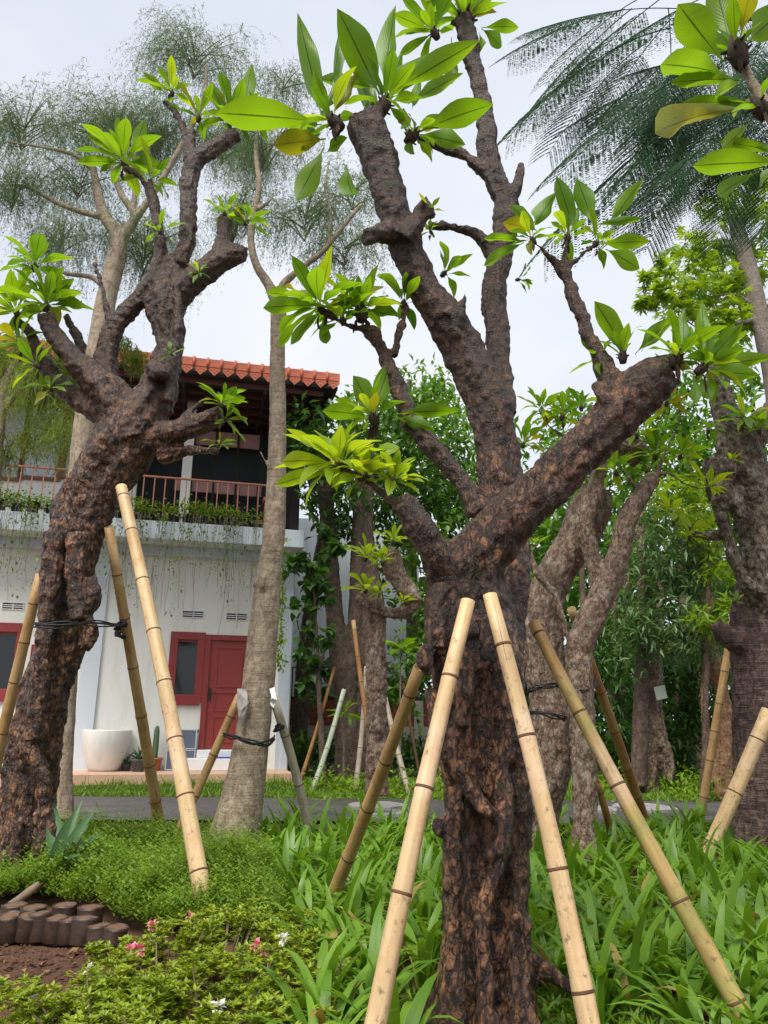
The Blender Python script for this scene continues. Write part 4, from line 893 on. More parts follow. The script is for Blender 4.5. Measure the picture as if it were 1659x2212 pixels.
bg_tree('leafy_tree', 'dark thicket tree behind the paper-tagged trunk', [[(1480, 1720, 24, 15), (1485, 1500, 20), (1480, 1300, 16), (1470, 1150, 10)], [(1400, 1720, 16, 15.3), (1420, 1450, 13), (1430, 1200, 9)], [(1340, 1720, 14, 15.3), (1350, 1450, 12), (1352, 1200, 9)]], 15, M['bark_bg'],
    [(1320, 1480, 80, 70, 14.2), (1450, 1500, 90, 80, 14.6), (1550, 1480, 70, 90, 14.2), (1340, 1590, 70, 60, 14), (1500, 1590, 80, 60, 14.2), (1600, 1300, 60, 90, 15.5), (1470, 1420, 80, 60, 14), (1300, 1400, 60, 60, 14.5), (1460, 1640, 60, 30, 14), (1330, 1650, 50, 26, 13.8)], M['bg_dark'], (.16, .26), .24, 110, -.5)
for k, (px, w_) in enumerate([(1265, 9), (1330, 8), (1470, 12), (1498, 10), (1350, 7), (1545, 11)]):
    f = PT(px, 1690, 14.6+.3*k); f.z = gz(f.y)-.05
    r = tree_root('thicket_trunk', f, 'slim dark trunk standing in the shaded thicket', 'tree', 'slim trunks in the shaded thicket')
    wood('trunk', [[(px, 1720, w_*1.3, f.y), (px+random.uniform(-6, 6), 1550, w_), (px+random.uniform(-12, 12), 1350, w_*.9), (px+random.uniform(-20, 20), 1150, w_*.7)]], M['bark_bg'], r, f, f.y, .03, .08, .02, 0, k, .15)
bg_tree('leafy_tree', 'broad bright green crown between the house roof and the forked limb', [[(640, 1700, 22, 17), (660, 1400, 18), (700, 1150, 14), (740, 950, 9)]], 17, M['bark_bg'],
    [(700, 960, 100, 70, 17), (800, 930, 110, 70, 17.5), (900, 990, 110, 80, 17), (980, 1000, 90, 90, 17), (660, 900, 50, 40, 16.8), (760, 1050, 110, 60, 17), (900, 1100, 110, 70, 17.2), (1000, 1130, 70, 90, 17.4), (940, 860, 60, 60, 18)], M['bg_mid'], (.2, .32), .42, 62)
bg_tree('leafy_tree', 'tall light green tree filling the view behind the mottled right-hand limbs', [[(1500, 1700, 22, 18), (1510, 1400, 18), (1500, 1150, 14), (1480, 950, 9)]], 18, M['bark_bg'],
    [(1150, 1010, 80, 90, 18), (1230, 930, 80, 70, 18), (1330, 920, 80, 70, 18), (1420, 900, 90, 90, 18), (1510, 880, 90, 110, 18), (1610, 900, 90, 120, 18), (1200, 1130, 90, 100, 18), (1420, 1080, 110, 90, 18), (1600, 1100, 100, 110, 18), (1300, 1250, 100, 90, 18), (1150, 1330, 70, 90, 18), (1560, 770, 60, 70, 18)], M['bg_mid'], (.22, .34), .4, 50)
# gnarled stump with a split base and a paper tag
b8 = PT(1405, 1700, 12.9); b8.z = gz(12.9)-.04
r8 = tree_root('gnarled_trunk', b8, 'gnarled pale brown trunk with a hollow split base and a paper tag')
wood('trunk', [[(1393, 1730, 32, 12.9), (1394, 1680, 29), (1398, 1600, 27), (1400, 1520, 29), (1402, 1450, 30), (1400, 1380, 24), (1392, 1250, 18), (1380, 1100, 12)], [(1415, 1500, 16, 12.8), (1424, 1570, 16), (1436, 1630, 20), (1446, 1680, 16), (1440, 1655, 12)], [(1425, 1600, 12, 12.7), (1450, 1650, 10), (1447, 1690, 8)]], M['bark_pale'], r8, b8, 12.9, .02, .14, .05, .025, 8)
mb = MB(); p = PT(1427, 1496, 12.5); s = SZ(1, p)
mb.box(-12*s, 12*s, -.004, .004, -14*s, 14*s); o = mb.obj('paper_tag', M['paper'], None, Matrix.Translation(p) @ Matrix.Rotation(rad(-12), 4, 'Y') @ Matrix.Rotation(rad(8), 4, 'X'))
tag(o, 'small pale paper tag nailed to the gnarled trunk', 'tag')
b9 = PT(1560, 1700, 12); b9.z = gz(12)-.04
r9 = tree_root('orange_trunk', b9, 'stripped orange-brown trunk just left of the broad ringed trunk')
wood('trunk', [[(1566, 1730, 28, 12.0), (1562, 1660, 22), (1566, 1580, 19), (1560, 1500, 17), (1540, 1440, 21), (1532, 1380, 19), (1525, 1280, 15)], [(1540, 1690, 10, 12.0), (1528, 1600, 10), (1520, 1500, 11), (1525, 1430, 10)]], M['bark_orange'], r9, b9, 12.0, .02, .12, .03, .02, 6)
# knobbly plumeria in the background left of the main tree
b10 = PT(812, 1690, 13.2); b10.z = gz(13.2)-.05
rF = tree_root('plumeria_tree', b10, 'knobbly pinkish plumeria branches with sprouting leaves left of the thick trunk')
wood('trunk', [[(815, 1720, 30, 9.4), (812, 1500, 27), (812, 1400, 27), (812, 1340, 26), (800, 1300, 24)], [(805, 1310, 20, 9.3), (840, 1325, 16), (880, 1320, 18), (900, 1290, 22)], [(800, 1310, 16, 9.2), (785, 1300, 14), (770, 1290, 12)], [(890, 1300, 26, 9.3), (870, 1260, 26), (850, 1240, 24), (840, 1215, 22)], [(860, 1240, 22, 9.3), (850, 1200, 20), (855, 1185, 18)]], M['bark_pale'], rF, b10, 9.4, .018, .16, .045, .02, 14)
for (px, py, L) in [(790, 1205, 58), (825, 1215, 50), (790, 1275, 52), (820, 1285, 40), (870, 1300, 30), (850, 1170, 45)]: rosette(rF, px, py, 9.1, L, 7, (random.uniform(-.3, .3), -.2, 1), 'leaf_pale', (15, 90), dead=0)
# far wood closing the view
P = []
for k in range(9500):
    px = random.uniform(640, 1900); py = random.uniform(1230, 1700) if px > 900 else random.uniform(1480, 1690)
    P.append(PT(px, py, random.uniform(21, 25)))
P += [PT(random.uniform(1000, 1950), random.gauss(1180, 70), random.uniform(23, 26)) for _ in range(2500)]
P = np.array([tuple(p) for p in P]); n = len(P); L = rng.uniform(.35, .6, n)
o = cloud('far_wood', P, rdir(n, -.3), L, L*.5, M['bg_dark']); tag(o, 'dense dark foliage closing off the garden behind the trees', 'foliage')
for f in ('label', 'category'):
    pass

# ------------------------------------------------------------------ house
HA = rad(13.6)
HO = PT(440, 1619, 14.2); HO.z = 0
HR = Matrix.Translation(HO) @ Matrix.Rotation(HA, 4, 'Z')
HRi = HR.inverted()
def FPL(px, py, d=0.0):
    """pixel -> (u, z) on the facade plane d metres in front of the wall"""
    o = HRi @ Vector((0, 0, CAMH)); v = HRi.to_3x3() @ ray(px, py)
    k = (-d-o.y)/v.y; q = o+v*k; return q.x, q.z
house = empty('house', HO, HA); WM[house.name] = HR
tag(house, 'two-storey white house with terracotta eaves, planted balcony and red joinery', 'house')
def hp(mb, name, mat, parent=None, bevel=0, smooth=False): return mb.obj(name, mat, parent or house, HR, smooth, bevel)
uR = FPL(636, 1300)[0]; uL = -9.0
zT = FPL(200, 1668, .5)[1]                      # terrace level
BD = .75                                        # balcony projection
zs1 = FPL(283, 1121, BD)[1]; zs0 = FPL(283, 1161, BD)[1]
UD = -1.3                                       # upper wall set back
uc = FPL(205, 1400)[0]                          # corner where the grey return starts
uw0, zw1 = FPL(370, 1364); uw1 = FPL(432, 1364)[0]; zw0 = FPL(370, 1517)[1]
ud0 = FPL(436, 1500)[0]; ud1 = ud0+.92; zd0 = FPL(440, 1619)[1]; zd1 = FPL(455, 1371)[1]
ulw1, zlw1 = FPL(62, 1347); zlw0 = FPL(20, 1509)[1]
def wall(u0, u1, z0, z1, holes, d0, d1, name, mat):
    """wall slab in front of y=-d0.. with rectangular openings (sorted, non-overlapping in u)"""
    mb = MB(); cu = u0
    for (a, b, c, e) in sorted(holes):
        if a > cu: mb.box(cu, a, -d1, -d0, z0, z1)
        if c > z0: mb.box(a, b, -d1, -d0, z0, c)
        if e < z1: mb.box(a, b, -d1, -d0, e, z1)
        cu = b
    if cu < u1: mb.box(cu, u1, -d1, -d0, z0, z1)
    return hp(mb, name, mat)
vents = []
for (cx, cy) in ((417, 1327), (511, 1332), (28, 1309)):
    a, b = FPL(cx-23, cy-9); a2, b2_ = FPL(cx+23, cy+9); vents.append((a, a2, b2_, b))
win = (uw0, ud0-.0, zw0, zw1); door = (ud0, ud1, zd0, zd1); lwin = (ulw1-1.6, ulw1, zlw0, zlw1)
# vents sit above openings: split the wall in a lower and an upper band
zb = min(v[2] for v in vents[:2])-.04; zb = max(zb, max(zw1, zd1, zlw1)+.02)
wall(uL, uR, zT-.25, zb, [win, door, lwin], -.2, 0, 'wall', M['wallw'])
wall(uL, uR, zb, zs0+.02, [v if v[2] > zb else (v[0], v[1], zb+.01, v[3]) for v in vents], -.2, 0, 'wall', M['wallw'])
mb = MB(); mb.box(uL, uR-.2, .25, .3, zT, zs0); hp(mb, 'room_shade_sheet', M['dark'])  # sheet close behind the openings; its colour holds the room's shade
mb = MB(); mb.box(uR-.22, uR, 0.21, 5.5, zT-.3, zs0+.02); hp(mb, 'side_wall', M['wallw'])
# grey pilaster / return
ua, ub = FPL(163, 1560)[0], FPL(203, 1560)[0]
mb = MB(); mb.box(ua, ub, -.06, -.002, zT-.2, zs0); hp(mb, 'pilaster', M['wallb'])
for v in vents:
    mb = MB(); a, b, c, e = v; t_ = .014
    mb.box(a, b, -.02, .06, c, c+t_); mb.box(a, b, -.02, .06, e-t_, e); mb.box(a, a+t_, -.02, .06, c+t_, e-t_); mb.box(b-t_, b, -.02, .06, c+t_, e-t_)
    vo = hp(mb, 'vent', M['white'])
    for k in range(2):
        zz = c+t_+(e-c-2*t_)*(k+1)/3
        mb = MB(); mb.box(a+t_, b-t_, -.01, .05, zz-.008, zz+.008); mb.obj('slat', M['white'], vo, HR)
    mb = MB(); um = (a+b)/2; mb.box(um-.008, um+.008, -.012, .05, c+t_, e-t_); mb.obj('mullion', M['white'], vo, HR)
def window(a, b, c, e, fw=.15):
    mb = MB(); mb.box(a, b, -.03, .07, e-fw, e); mb.box(a, b, -.03, .07, c, c+fw); mb.box(a, a+fw, -.03, .07, c+fw, e-fw); mb.box(b-fw, b, -.03, .07, c+fw, e-fw)
    wn = hp(mb, 'window', M['red'], bevel=.006)
    mb = MB(); mb.box(a+fw, b-fw, .035, .045, c+fw, e-fw); mb.obj('pane', M['glass'], wn, HR)
    mb = MB(); mb.box(a+fw, b-fw, .012, .034, e-fw-.04, e-fw); mb.obj('sash', M['red'], wn, HR)
    mb = MB(); mb.box(a+.03, b-.03, -.06, -.031, c-.05, c+.02); mb.obj('sill', M['red'], wn, HR)
window(uw0, ud0-.001, zw0, zw1, .14); window(ulw1-1.6, ulw1, zlw0, zlw1, .16)
# door with frame, leaf, raised mouldings, handle
fw = .10
mb = MB(); mb.box(ud0, ud0+fw, -.035, .08, zd0, zd1); mb.box(ud1-fw, ud1, -.035, .08, zd0, zd1); mb.box(ud0+fw, ud1-fw, -.035, .08, zd1-fw, zd1)
dr = hp(mb, 'door', M['red'], bevel=.005)
mb = MB(); mb.box(ud0+fw, ud1-fw, .01, .055, zd0+.01, zd1-fw); lf = mb.obj('door_leaf', M['red2'], dr, HR)
H_ = zd1-fw-zd0
for (f0, f1) in ((.06, .30), (.34, .52), (.56, .94)):
    a, b, c, e = ud0+fw+.12, ud1-fw-.12, zd0+H_*f0, zd0+H_*f1
    mb = MB()
    for q in ((a, b, c, c+.03), (a, b, e-.03, e), (a, a+.03, c+.03, e-.03), (b-.03, b, c+.03, e-.03)): mb.box(q[0], q[1], -.006, .012, q[2], q[3])
    mb.obj('door_panel', M['red2'], dr, HR, bevel=.004)
mb = MB(); hz_ = zd0+.98; mb.box(ud0+fw+.02, ud0+fw+.065, -.005, .012, hz_-.14, hz_+.09); mb.tube([(ud0+fw+.045, 0, hz_), (ud0+fw+.045, -.06, hz_), (ud0+fw+.15, -.06, hz_)], .011, 6)
mb.obj('door_handle', M['timber'], dr, HR)
# red leaf at the far left by the leaning plumeria
a = FPL(148, 1560)[0]; mb = MB(); mb.box(a-.75, a+.02, -.03, -.003, zT, zT+2.1); d2 = hp(mb, 'side_door', M['red'], bevel=.006)
# terrace, step, doormat
ue = FPL(628, 1690, .7)[0]
mb = MB(); TD = .95; mb.box(uL, ue, -TD, -.001, zT-.22, zT)
ter = mb.obj('terrace', M['terrace'], None, HR, False, .012); tag(ter, kind='structure')
mb = MB(); mb.box(ud0-.22, ud1+.12, -.34, -.004, zT+.001, zd0-.14); mb.box(ud0-.02, ud1+.02, -.22, -.004, zd0-.139, zd0-.004); hp(mb, 'door_step', M['white'], bevel=.01)
mb = MB(); mb.box(ud0+.25, ud1-.05, -.335, -.23, zd0-.139, zd0-.115); o = mb.obj('doormat', M['blue'], None, HR, False, .006); tag(o, 'folded blue mat on the white step below the red door', 'mat')
# balcony slab, soffit beam, planting bed lip
mb = MB(); mb.box(uL, uR+.05, -BD, 4.0, zs0, zs1); hp(mb, 'balcony_slab', M['wallg'], bevel=.012)
mb = MB(); mb.box(uL, uR, -.25, -.003, zs0-.16, zs0-.002); hp(mb, 'beam', M['wallg'])
# upper storey: back wall set back, recess shade put into its colour; ceiling; corner columns
zc = FPL(733, 842, 1.45)[1]+.03
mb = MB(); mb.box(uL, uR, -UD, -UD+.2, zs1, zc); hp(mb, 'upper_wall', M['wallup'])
for (px, d_) in ((405, .0), (640, .0)):
    u_ = FPL(px, 1000, d_)[0]; mb = MB(); mb.box(u_-.09, u_+.09, -d_-.09, -d_+.09, zs1, zc); hp(mb, 'column', M['wallw'] if px < 500 else M['timber'])
mb = MB(); mb.box(uL, FPL(735, 808, 1.45)[0]-.03, -1.40, 4, zc, zc+.05); hp(mb, 'soffit', M['timber'])
for k in range(5):
    y_ = -1.2+.42*k; mb = MB(); mb.box(uL, uR+.25, y_-.03, y_+.03, zc-.10, zc-.002); hp(mb, 'purlin', M['timber_red'])
for k in range(14):
    u_ = uR-.1-k*.75; mb = MB(); mb.box(u_-.03, u_+.03, -1.2, 1.2, zc-.16, zc-.102); hp(mb, 'rafter', M['timber'])
# pink blinds with dark frames on the balcony, two rows
for (y0, y1) in ((925, 960), (1035, 1062)):
    for i in range(4):
        a, z1_ = FPL(378+i*47, y0+i*4, -.9); b, z0_ = FPL(378+i*47+45, y1+i*4, -.9)
        mb = MB(); mb.box(a, b, .88, .92, z0_, z1_); hp(mb, 'blind', M['blind'], bevel=.01)
for i in range(5):
    a, z1_ = FPL(376+i*47, 915+i*4, -.86); mb = MB(); mb.box(a-.02, a+.02, .82, .87, zs1, z1_+.05); hp(mb, 'blind_post', M['timber'])
a, z1_ = FPL(376, 912, -.86); b, _ = FPL(566, 925, -.86); mb = MB(); mb.box(a, b, .8, .86, z1_, z1_+.06); hp(mb, 'blind_rail', M['timber'])
# upper left windows with brown frames
mb = MB(); a = FPL(-60, 1000, -.5)[0]; b = FPL(300, 1000, -.5)[0]; mb.box(a, b, .5, .6, zs1, zc); uwl = hp(mb, 'upper_wall', M['wallw'])
for (p0, p1) in ((8, 44), (62, 128), (150, 215)):
    a, zt_ = FPL(p0, 870, -.45); b, zb_ = FPL(p1, 1040, -.45); zt_ = max(zt_, zb_+.5)
    mb = MB()
    for q in ((a, b, zt_-.07, zt_), (a, b, zb_, zb_+.07), (a, a+.07, zb_+.07, zt_-.07), (b-.07, b, zb_+.07, zt_-.07)): mb.box(q[0], q[1], .44, .498, q[2], q[3])
    wn = hp(mb, 'window', M['brownwin']); mb = MB(); mb.box(a+.07, b-.07, .47, .49, zb_+.07, zt_-.07); mb.obj('pane', M['wallg'], wn, HR)
# railing: top rail, bottom rail, bars
RDp = .55
ur0 = FPL(-40, 1030, RDp)[0]; ur1 = FPL(575, 1060, RDp)[0]; zr1 = FPL(450, 1037, RDp)[1]; zr0 = zs1+.12
rl = MB(); rl.box(ur0, ur1, -RDp-.022, -RDp+.022, zr1-.035, zr1); rail = hp(rl, 'railing', M['rail'], bevel=.006)
mb = MB(); mb.box(ur0, ur1, -RDp-.016, -RDp+.016, zr0, zr0+.03); mb.obj('bottom_rail', M['rail'], rail, HR)
barm = None; nb = int((ur1-ur0)/.19)
for k in range(nb):
    u_ = ur0+.06+k*.19; h_ = zr1-.036-zr0-.03
    if barm is None: mb = MB(); mb.box(-.010, .010, -.010, .010, 0, h_); barm = mb.mesh('bar', M['rail'])
    link(bpy.data.objects.new('bar', barm), rail, HR @ Matrix.Translation((u_, -RDp, zr0+.031)))
mb = MB(); a = ur1; mb.box(a-.02, a+.10, -RDp-.1, -RDp+.1, zs1+.001, zs1+.55); mb.box(a-.05, a+.13, -RDp-.13, -RDp+.13, zs1+.551, zs1+.62); hp(mb, 'newel_post', M['tile'], bevel=.01)
# roof: eave tiles with pointed lower edge, dotted relief and rolls
ED = 1.45
ut1, zt1 = FPL(735, 808, ED); zt0 = FPL(733, 842, ED)[1]
hgt = (zt1-zt0)
tw = (FPL(700, 805, ED)[0]-FPL(640, 798, ED)[0])/2.15
tm = MB(); w2 = tw*.5
pl = [(-w2, hgt), (-w2, .36*hgt), (0, -.0), (w2, .36*hgt), (w2, hgt)]
tm.add([(x, 0, z) for x, z in pl]+[(x, .025, z) for x, z in pl], [(0, 1, 2, 3, 4), (9, 8, 7, 6, 5)]+[(i, i+5, (i+1) % 5+5, (i+1) % 5) for i in range(5)])
for (x, z) in ((0, .22), (-.2, .36), (.2, .36), (0, .42)): tm.box(x*tw-.011, x*tw+.011, -.008, .001, z*hgt-.011, z*hgt+.011)
tm.box(-w2*.7, w2*.7, -.01, .001, .52*hgt, .56*hgt)
tile_me = tm.mesh('eave_tile', M['tile'])
rm = MB(); rm.tube([(0, -.004, .44*hgt), (0, -.004, hgt*1.04)], .026, 8); rm.tube([(0, .02, hgt*1.0), (0, .9, hgt*1.0+.36)], .03, 8); roll_me = rm.mesh('tile_roll', M['tile'], True)
pm = MB(); pm.add([(-w2, 0, hgt), (w2, 0, hgt), (w2, 3, hgt+1.2), (-w2, 3, hgt+1.2), (-w2, 0, hgt-.02), (w2, 0, hgt-.02), (w2, 3, hgt+1.18), (-w2, 3, hgt+1.18)], [(0, 1, 2, 3), (7, 6, 5, 4), (0, 4, 5, 1), (1, 5, 6, 2), (2, 6, 7, 3), (3, 7, 4, 0)]); 
mb = MB(); u_l = -9.0
mb.add([(u_l, -ED+.03, zt0+hgt*.9), (ut1, -ED+.03, zt0+hgt*.9), (ut1, 4, zt0+hgt*.9+2.1), (u_l, 4, zt0+hgt*.9+2.1), (u_l, -ED+.03, zt0+hgt*.6), (ut1, -ED+.03, zt0+hgt*.6), (ut1, 4, zt0+hgt*.6+2.1), (u_l, 4, zt0+hgt*.6+2.1)],
       [(0, 1, 2, 3), (7, 6, 5, 4), (0, 4, 5, 1), (1, 5, 6, 2), (2, 6, 7, 3), (3, 7, 4, 0)])
roof = hp(mb, 'roof', M['tile_dark'])
ntile = int((ut1-u_l)/tw)
for k in range(ntile):
    u_ = ut1-w2-k*tw
    j = random.uniform(-.006, .006)
    link(bpy.data.objects.new('eave_tile', tile_me), roof, HR @ Matrix.Translation((u_, -ED+j, zt0+j)) @ Matrix.Rotation(random.uniform(-.02, .02), 4, 'Y') @ Matrix.Diagonal((.96, 1, 1, 1)))
    link(bpy.data.objects.new('tile_roll', roll_me), roof, HR @ Matrix.Translation((u_-w2, -ED-.004+j, zt0)))
# right-hand corner post with vine
pc = FPL(622, 1300, .12)
mb = MB(); mb.box(pc[0]-.1, pc[0]+.1, -.14, -.004, zT-.2, zs0); hp(mb, 'corner_pier', M['wallg'])
V0 = []
for k in range(420):
    py = random.uniform(1150, 1450); V0.append(PT(604+random.gauss(0, 5)+(1450-py)*.02, py, 13.35+random.uniform(0, .15)))
P = np.array([tuple(p) for p in V0]); L = rng.uniform(.05, .11, len(P))
o = cloud('climbing_vine', P, rdir(len(P), -.5), L, L*.6, M['bg_bright'], kind=None); tag(o, 'narrow strip of bright climbing vine on the house corner', 'vine')

# planted balcony edge: pots with trailing strands
def trail_parts(seed, nl, strands):
    r_ = np.random.default_rng(seed)
    mb = MB(); mb.lathe([(.085, 0), (.11, .16), (.115, .17), (.10, .171), (.095, .14)], 8); pot = mb.mesh('plant_pot', M['pot_black'], True)
    n = nl; P = r_.normal(0, 1, (n, 3))*np.array([.16, .09, .08])+np.array([0, -.03, .22]); L = r_.uniform(.05, .10, n)
    X, Yv, Z = frames(rdir(n, .1)); V, F = inst(LEAF4[0], LEAF4[1], P, X, Yv, Z, np.stack([L*.5, L, L], 1)); fol = mesh_np('foliage', V, F, M['fine'])
    st = MB(); LP = []
    for k in range(strands):
        x = r_.uniform(-.18, .18); ln = r_.uniform(.3, 1.75); pts = [Vector((x, -.12, .14)), Vector((x, -.24, .08))]
        q = pts[-1].copy(); m = 7
        for j in range(m):
            q = q+Vector((r_.normal(0, .018), r_.normal(0, .012), -ln/m)); pts.append(q.copy())
            if r_.random() < .4:
                for _ in range(int(r_.integers(1, 6))): LP.append(q+Vector((r_.normal(0, .035), r_.normal(0, .02), r_.normal(0, .05))))
        st.tube(pts, .0035, 3, False)
    tr = st.mesh('vine', M['twig'])
    P = np.array([tuple(p) for p in LP]) if LP else np.zeros((1, 3)); n = len(P); L = r_.uniform(.04, .08, n)
    X, Yv, Z = frames(rdir(n, -.4)); V, F = inst(LEAF4[0], LEAF4[1], P, X, Yv, Z, np.stack([L*.6, L, L], 1)); vl = mesh_np('vine_leaves', V, F, M['fine'])
    return pot, fol, tr, vl
TV = [trail_parts(40+i, 150, random.choice((9, 12, 15))) for i in range(6)]
k = 0; u_ = ur0+.1
while u_ < ur1-.05:
    px_vis = True
    p = HR @ Vector((u_, -BD+.10, zs1+.002))
    e = empty('trailing_plant', p, HA); tag(e, 'trailing plant in a black pot on the balcony edge with strands hanging down', 'plant', 'trailing plants along the balcony edge')
    Mx = Matrix.Translation(p) @ Matrix.Rotation(HA, 4, 'Z'); WM[e.name] = Mx
    for nm, me in zip(('plant_pot', 'foliage', 'vine', 'vine_leaves'), TV[k % 6]):
        o = link(bpy.data.objects.new(nm, me), e, Mx @ Matrix.Diagonal((random.choice((-1, 1))*1.0 if nm != 'plant_pot' else 1, 1, random.uniform(.8, 1.25), 1)))
        if nm in ('foliage', 'vine_leaves'): o['kind'] = 'stuff'
    u_ += random.uniform(.22, .34); k += 1

# things on the terrace
def on_terrace(px, py):
    u, z = 0, 0
    o = HRi @ Vector((0, 0, CAMH)); v = HRi.to_3x3() @ ray(px, py); k_ = (zT-o.z)/v.z; q = o+v*k_; q.y = max(-TD+.3, min(-.2, q.y))
    # keep the pixel column
    kk = (q.y-o.y)/v.y; q.x = o.x+v.x*kk; q.z = zT; return HR @ q
p = on_terrace(224, 1664); D_ = SZ(103, p)/2
mb = MB(); h_ = SZ(86, p)
mb.lathe([(D_*.56, 0), (D_*.66, h_*.08), (D_*.86, h_*.38), (D_*.97, h_*.7), (D_, h_*.97), (D_*.985, h_), (D_*.95, h_), (D_*.93, h_*.97), (D_*.9, h_*.7), (D_*.7, h_*.3)], 40)
o = mb.obj('garden_pot', M['pot'], None, Matrix.Translation(p), True); tag(o, 'large empty white rounded garden pot on the terrace', 'pot')
# agave in grey pot
def pot_thing(name, label, px, py, wpx, hpx, mat):
    p = on_terrace(px, py); w_ = SZ(wpx, p)/2; h = SZ(hpx, p)
    e = empty(name, p); tag(e, label, 'potted plant')
    mb = MB(); mb.lathe([(w_*.72, 0), (w_*.95, h*.85), (w_*1.06, h*.86), (w_*1.06, h), (w_*.95, h), (w_*.93, h*.8)], 20); mb.obj('pot', mat, e, Matrix.Translation(p), True)
    mb = MB(); mb.lathe([(w_*.9, h*.78), (w_*.9, h*.82), (.01, h*.86)], 16); mb.obj('soil', M['soilbag'], e, Matrix.Translation(p))
    return e, p, w_, h
e, p, w_, h = pot_thing('potted_succulent', 'spiky succulent in a round grey pot beside the white pot', 298, 1667, 32, 26, M['pot_grey'])
agm = leaf_mesh('leaf', M['agave'], .5, .8, .2, .7, 8)
for k in range(16):
    th = k*2.4; el = rad(25+k*4); d = Vector((math.cos(th)*math.cos(el), math.sin(th)*math.cos(el), math.sin(el))); y = d; x = y.cross(Vector((0, 0, 1))).normalized(); z = x.cross(y)
    Mx = Matrix((x, y, z)).transposed().to_4x4(); Mx.translation = p+Vector((0, 0, h*.85))
    link(bpy.data.objects.new('leaf', agm), e, Mx @ Matrix.Diagonal((.035, .26, .26, 1)))
e, p, w_, h = pot_thing('potted_cactus', 'tall ribbed columnar cactus in a terracotta pot', 332, 1661, 34, 27, M['pot_terra'])
mb = MB(); V = []; F = []; n = 24; hh = SZ(72, p); prof = [(.8, 0), (.95, .1), (1, .3), (.98, .6), (.9, .85), (.7, .95), (.3, 1.0)]
for r_, z in prof:
    for k in range(n):
        a = 2*math.pi*k/n; rr = SZ(6.5, p)*r_*(1 if k % 3 else .82); V.append((rr*math.cos(a), rr*math.sin(a), h*.8+z*hh))
for i in range(len(prof)-1):
    for k in range(n): F.append((i*n+k, i*n+(k+1) % n, (i+1)*n+(k+1) % n, (i+1)*n+k))
F.append(tuple((len(prof)-1)*n+k for k in range(n))); mb.add(V, F); mb.obj('cactus_stem', M['cactus'], e, Matrix.Translation(p), True)
e, p, w_, h = pot_thing('potted_aloe', 'grey-leaved rosette plant low on the terrace between the pots', 272, 1660, 22, 14, M['pot_grey'])
for k in range(14):
    th = k*2.4; el = rad(15+k*4.5); d = Vector((math.cos(th)*math.cos(el), math.sin(th)*math.cos(el), math.sin(el))); x = d.cross(Vector((0, 0, 1))).normalized(); z = x.cross(d)
    Mx = Matrix((x, d, z)).transposed().to_4x4(); Mx.translation = p+Vector((0, 0, h*.8)); link(bpy.data.objects.new('leaf', agm), e, Mx @ Matrix.Diagonal((.03, .28, .28, 1)))
# folding solar panel leaning on the wall
p = on_terrace(388, 1664); e = empty('solar_panel', p, HA); WM[e.name] = Matrix.Translation(p) @ Matrix.Rotation(HA, 4, 'Z')
tag(e, 'two-section framed solar panel leaning on the wall left of the red door', 'solar panel')
pw, ph = SZ(62, p), SZ(88, p); T = WM[e.name] @ Matrix.Rotation(rad(-12), 4, 'X')
for i in range(2):
    z0, z1 = ph*.5*i+.006, ph*.5*(i+1)-.006
    mb = MB(); f = .018
    for q in ((-pw/2, pw/2, z0, z0+f), (-pw/2, pw/2, z1-f, z1), (-pw/2, -pw/2+f, z0+f, z1-f), (pw/2-f, pw/2, z0+f, z1-f)): mb.box(q[0], q[1], -.016, .016, q[2], q[3])
    fr = mb.obj('frame', M['alu'], e, T)
    mb = MB(); mb.box(-pw/2+f, pw/2-f, -.006, .006, z0+f, z1-f); mb.obj('panel', M['panel'], fr, T)
    mb = MB(); mb.box(pw/2+.002, pw/2+.03, -.02, .02, z1-.05, z1); mb.obj('corner_cap', M['pot_black'], e, T)
# neighbouring building, fence and low brick wall
NB = PT(700, 1560, 20)
e = empty('neighbour_building', Vector((NB.x, NB.y, 0))); tag(e, 'pale neighbouring building glimpsed behind the heart-leaved shrub', 'building')
T = WM[e.name]
a, z1 = PT(615, 1150, 20).x-NB.x, PT(700, 1120, 20).z; b = PT(905, 1300, 20).x-NB.x
mb = MB(); mb.box(a, b, 0, 3, 0, z1); mb.obj('wall', M['wallg'], e, T)
for px in (735, 800, 860):
    q = PT(px, 1490, 19.9); mb = MB(); mb.box(q.x-NB.x-.3, q.x-NB.x+.3, -.05, -.004, 1.0, 2.3); wn = mb.obj('window', M['timber'], e, T)
    for s_ in (-1, 1): mb = MB(); mb.box(q.x-NB.x+s_*.14-.11, q.x-NB.x+s_*.14+.11, -.07, -.052, 1.08, 2.22); mb.obj('pane', M['glass'], wn, T)
q0 = PT(620, 1600, 17.2); q1 = PT(930, 1600, 17.2); zb1 = PT(700, 1512, 17.2).z; zb0 = PT(700, 1568, 17.2).z
e = empty('garden_wall', Vector((q0.x, 17.2, gz(17)))); tag(e, 'low cream garden wall with an upper band of red bricks and railings', 'wall'); T = WM[e.name]; Lw = q1.x-q0.x
z0_ = gz(17); mb = MB(); mb.box(0, Lw, 0, .2, -.1, zb0-z0_); mb.obj('plinth', M['cream'], e, T)
mb = MB(); mb.box(0, Lw, .03, .17, zb0-z0_+.001, zb1-z0_); mb.obj('mortar_bed', M['mortar'], e, T)
mb = MB(); rows = 6; rh = (zb1-zb0)/rows
for r_ in range(rows):
    x = -.1*(r_ % 2)
    while x < Lw-.05:
        mb.box(max(0, x), min(Lw, x+.20), -.004+random.uniform(-.006, .006), .05, zb0-z0_+r_*rh+.008, zb0-z0_+(r_+1)*rh-.008); x += .215
o = mb.obj('bricks', M['brick'], e, T); o['kind'] = 'stuff'
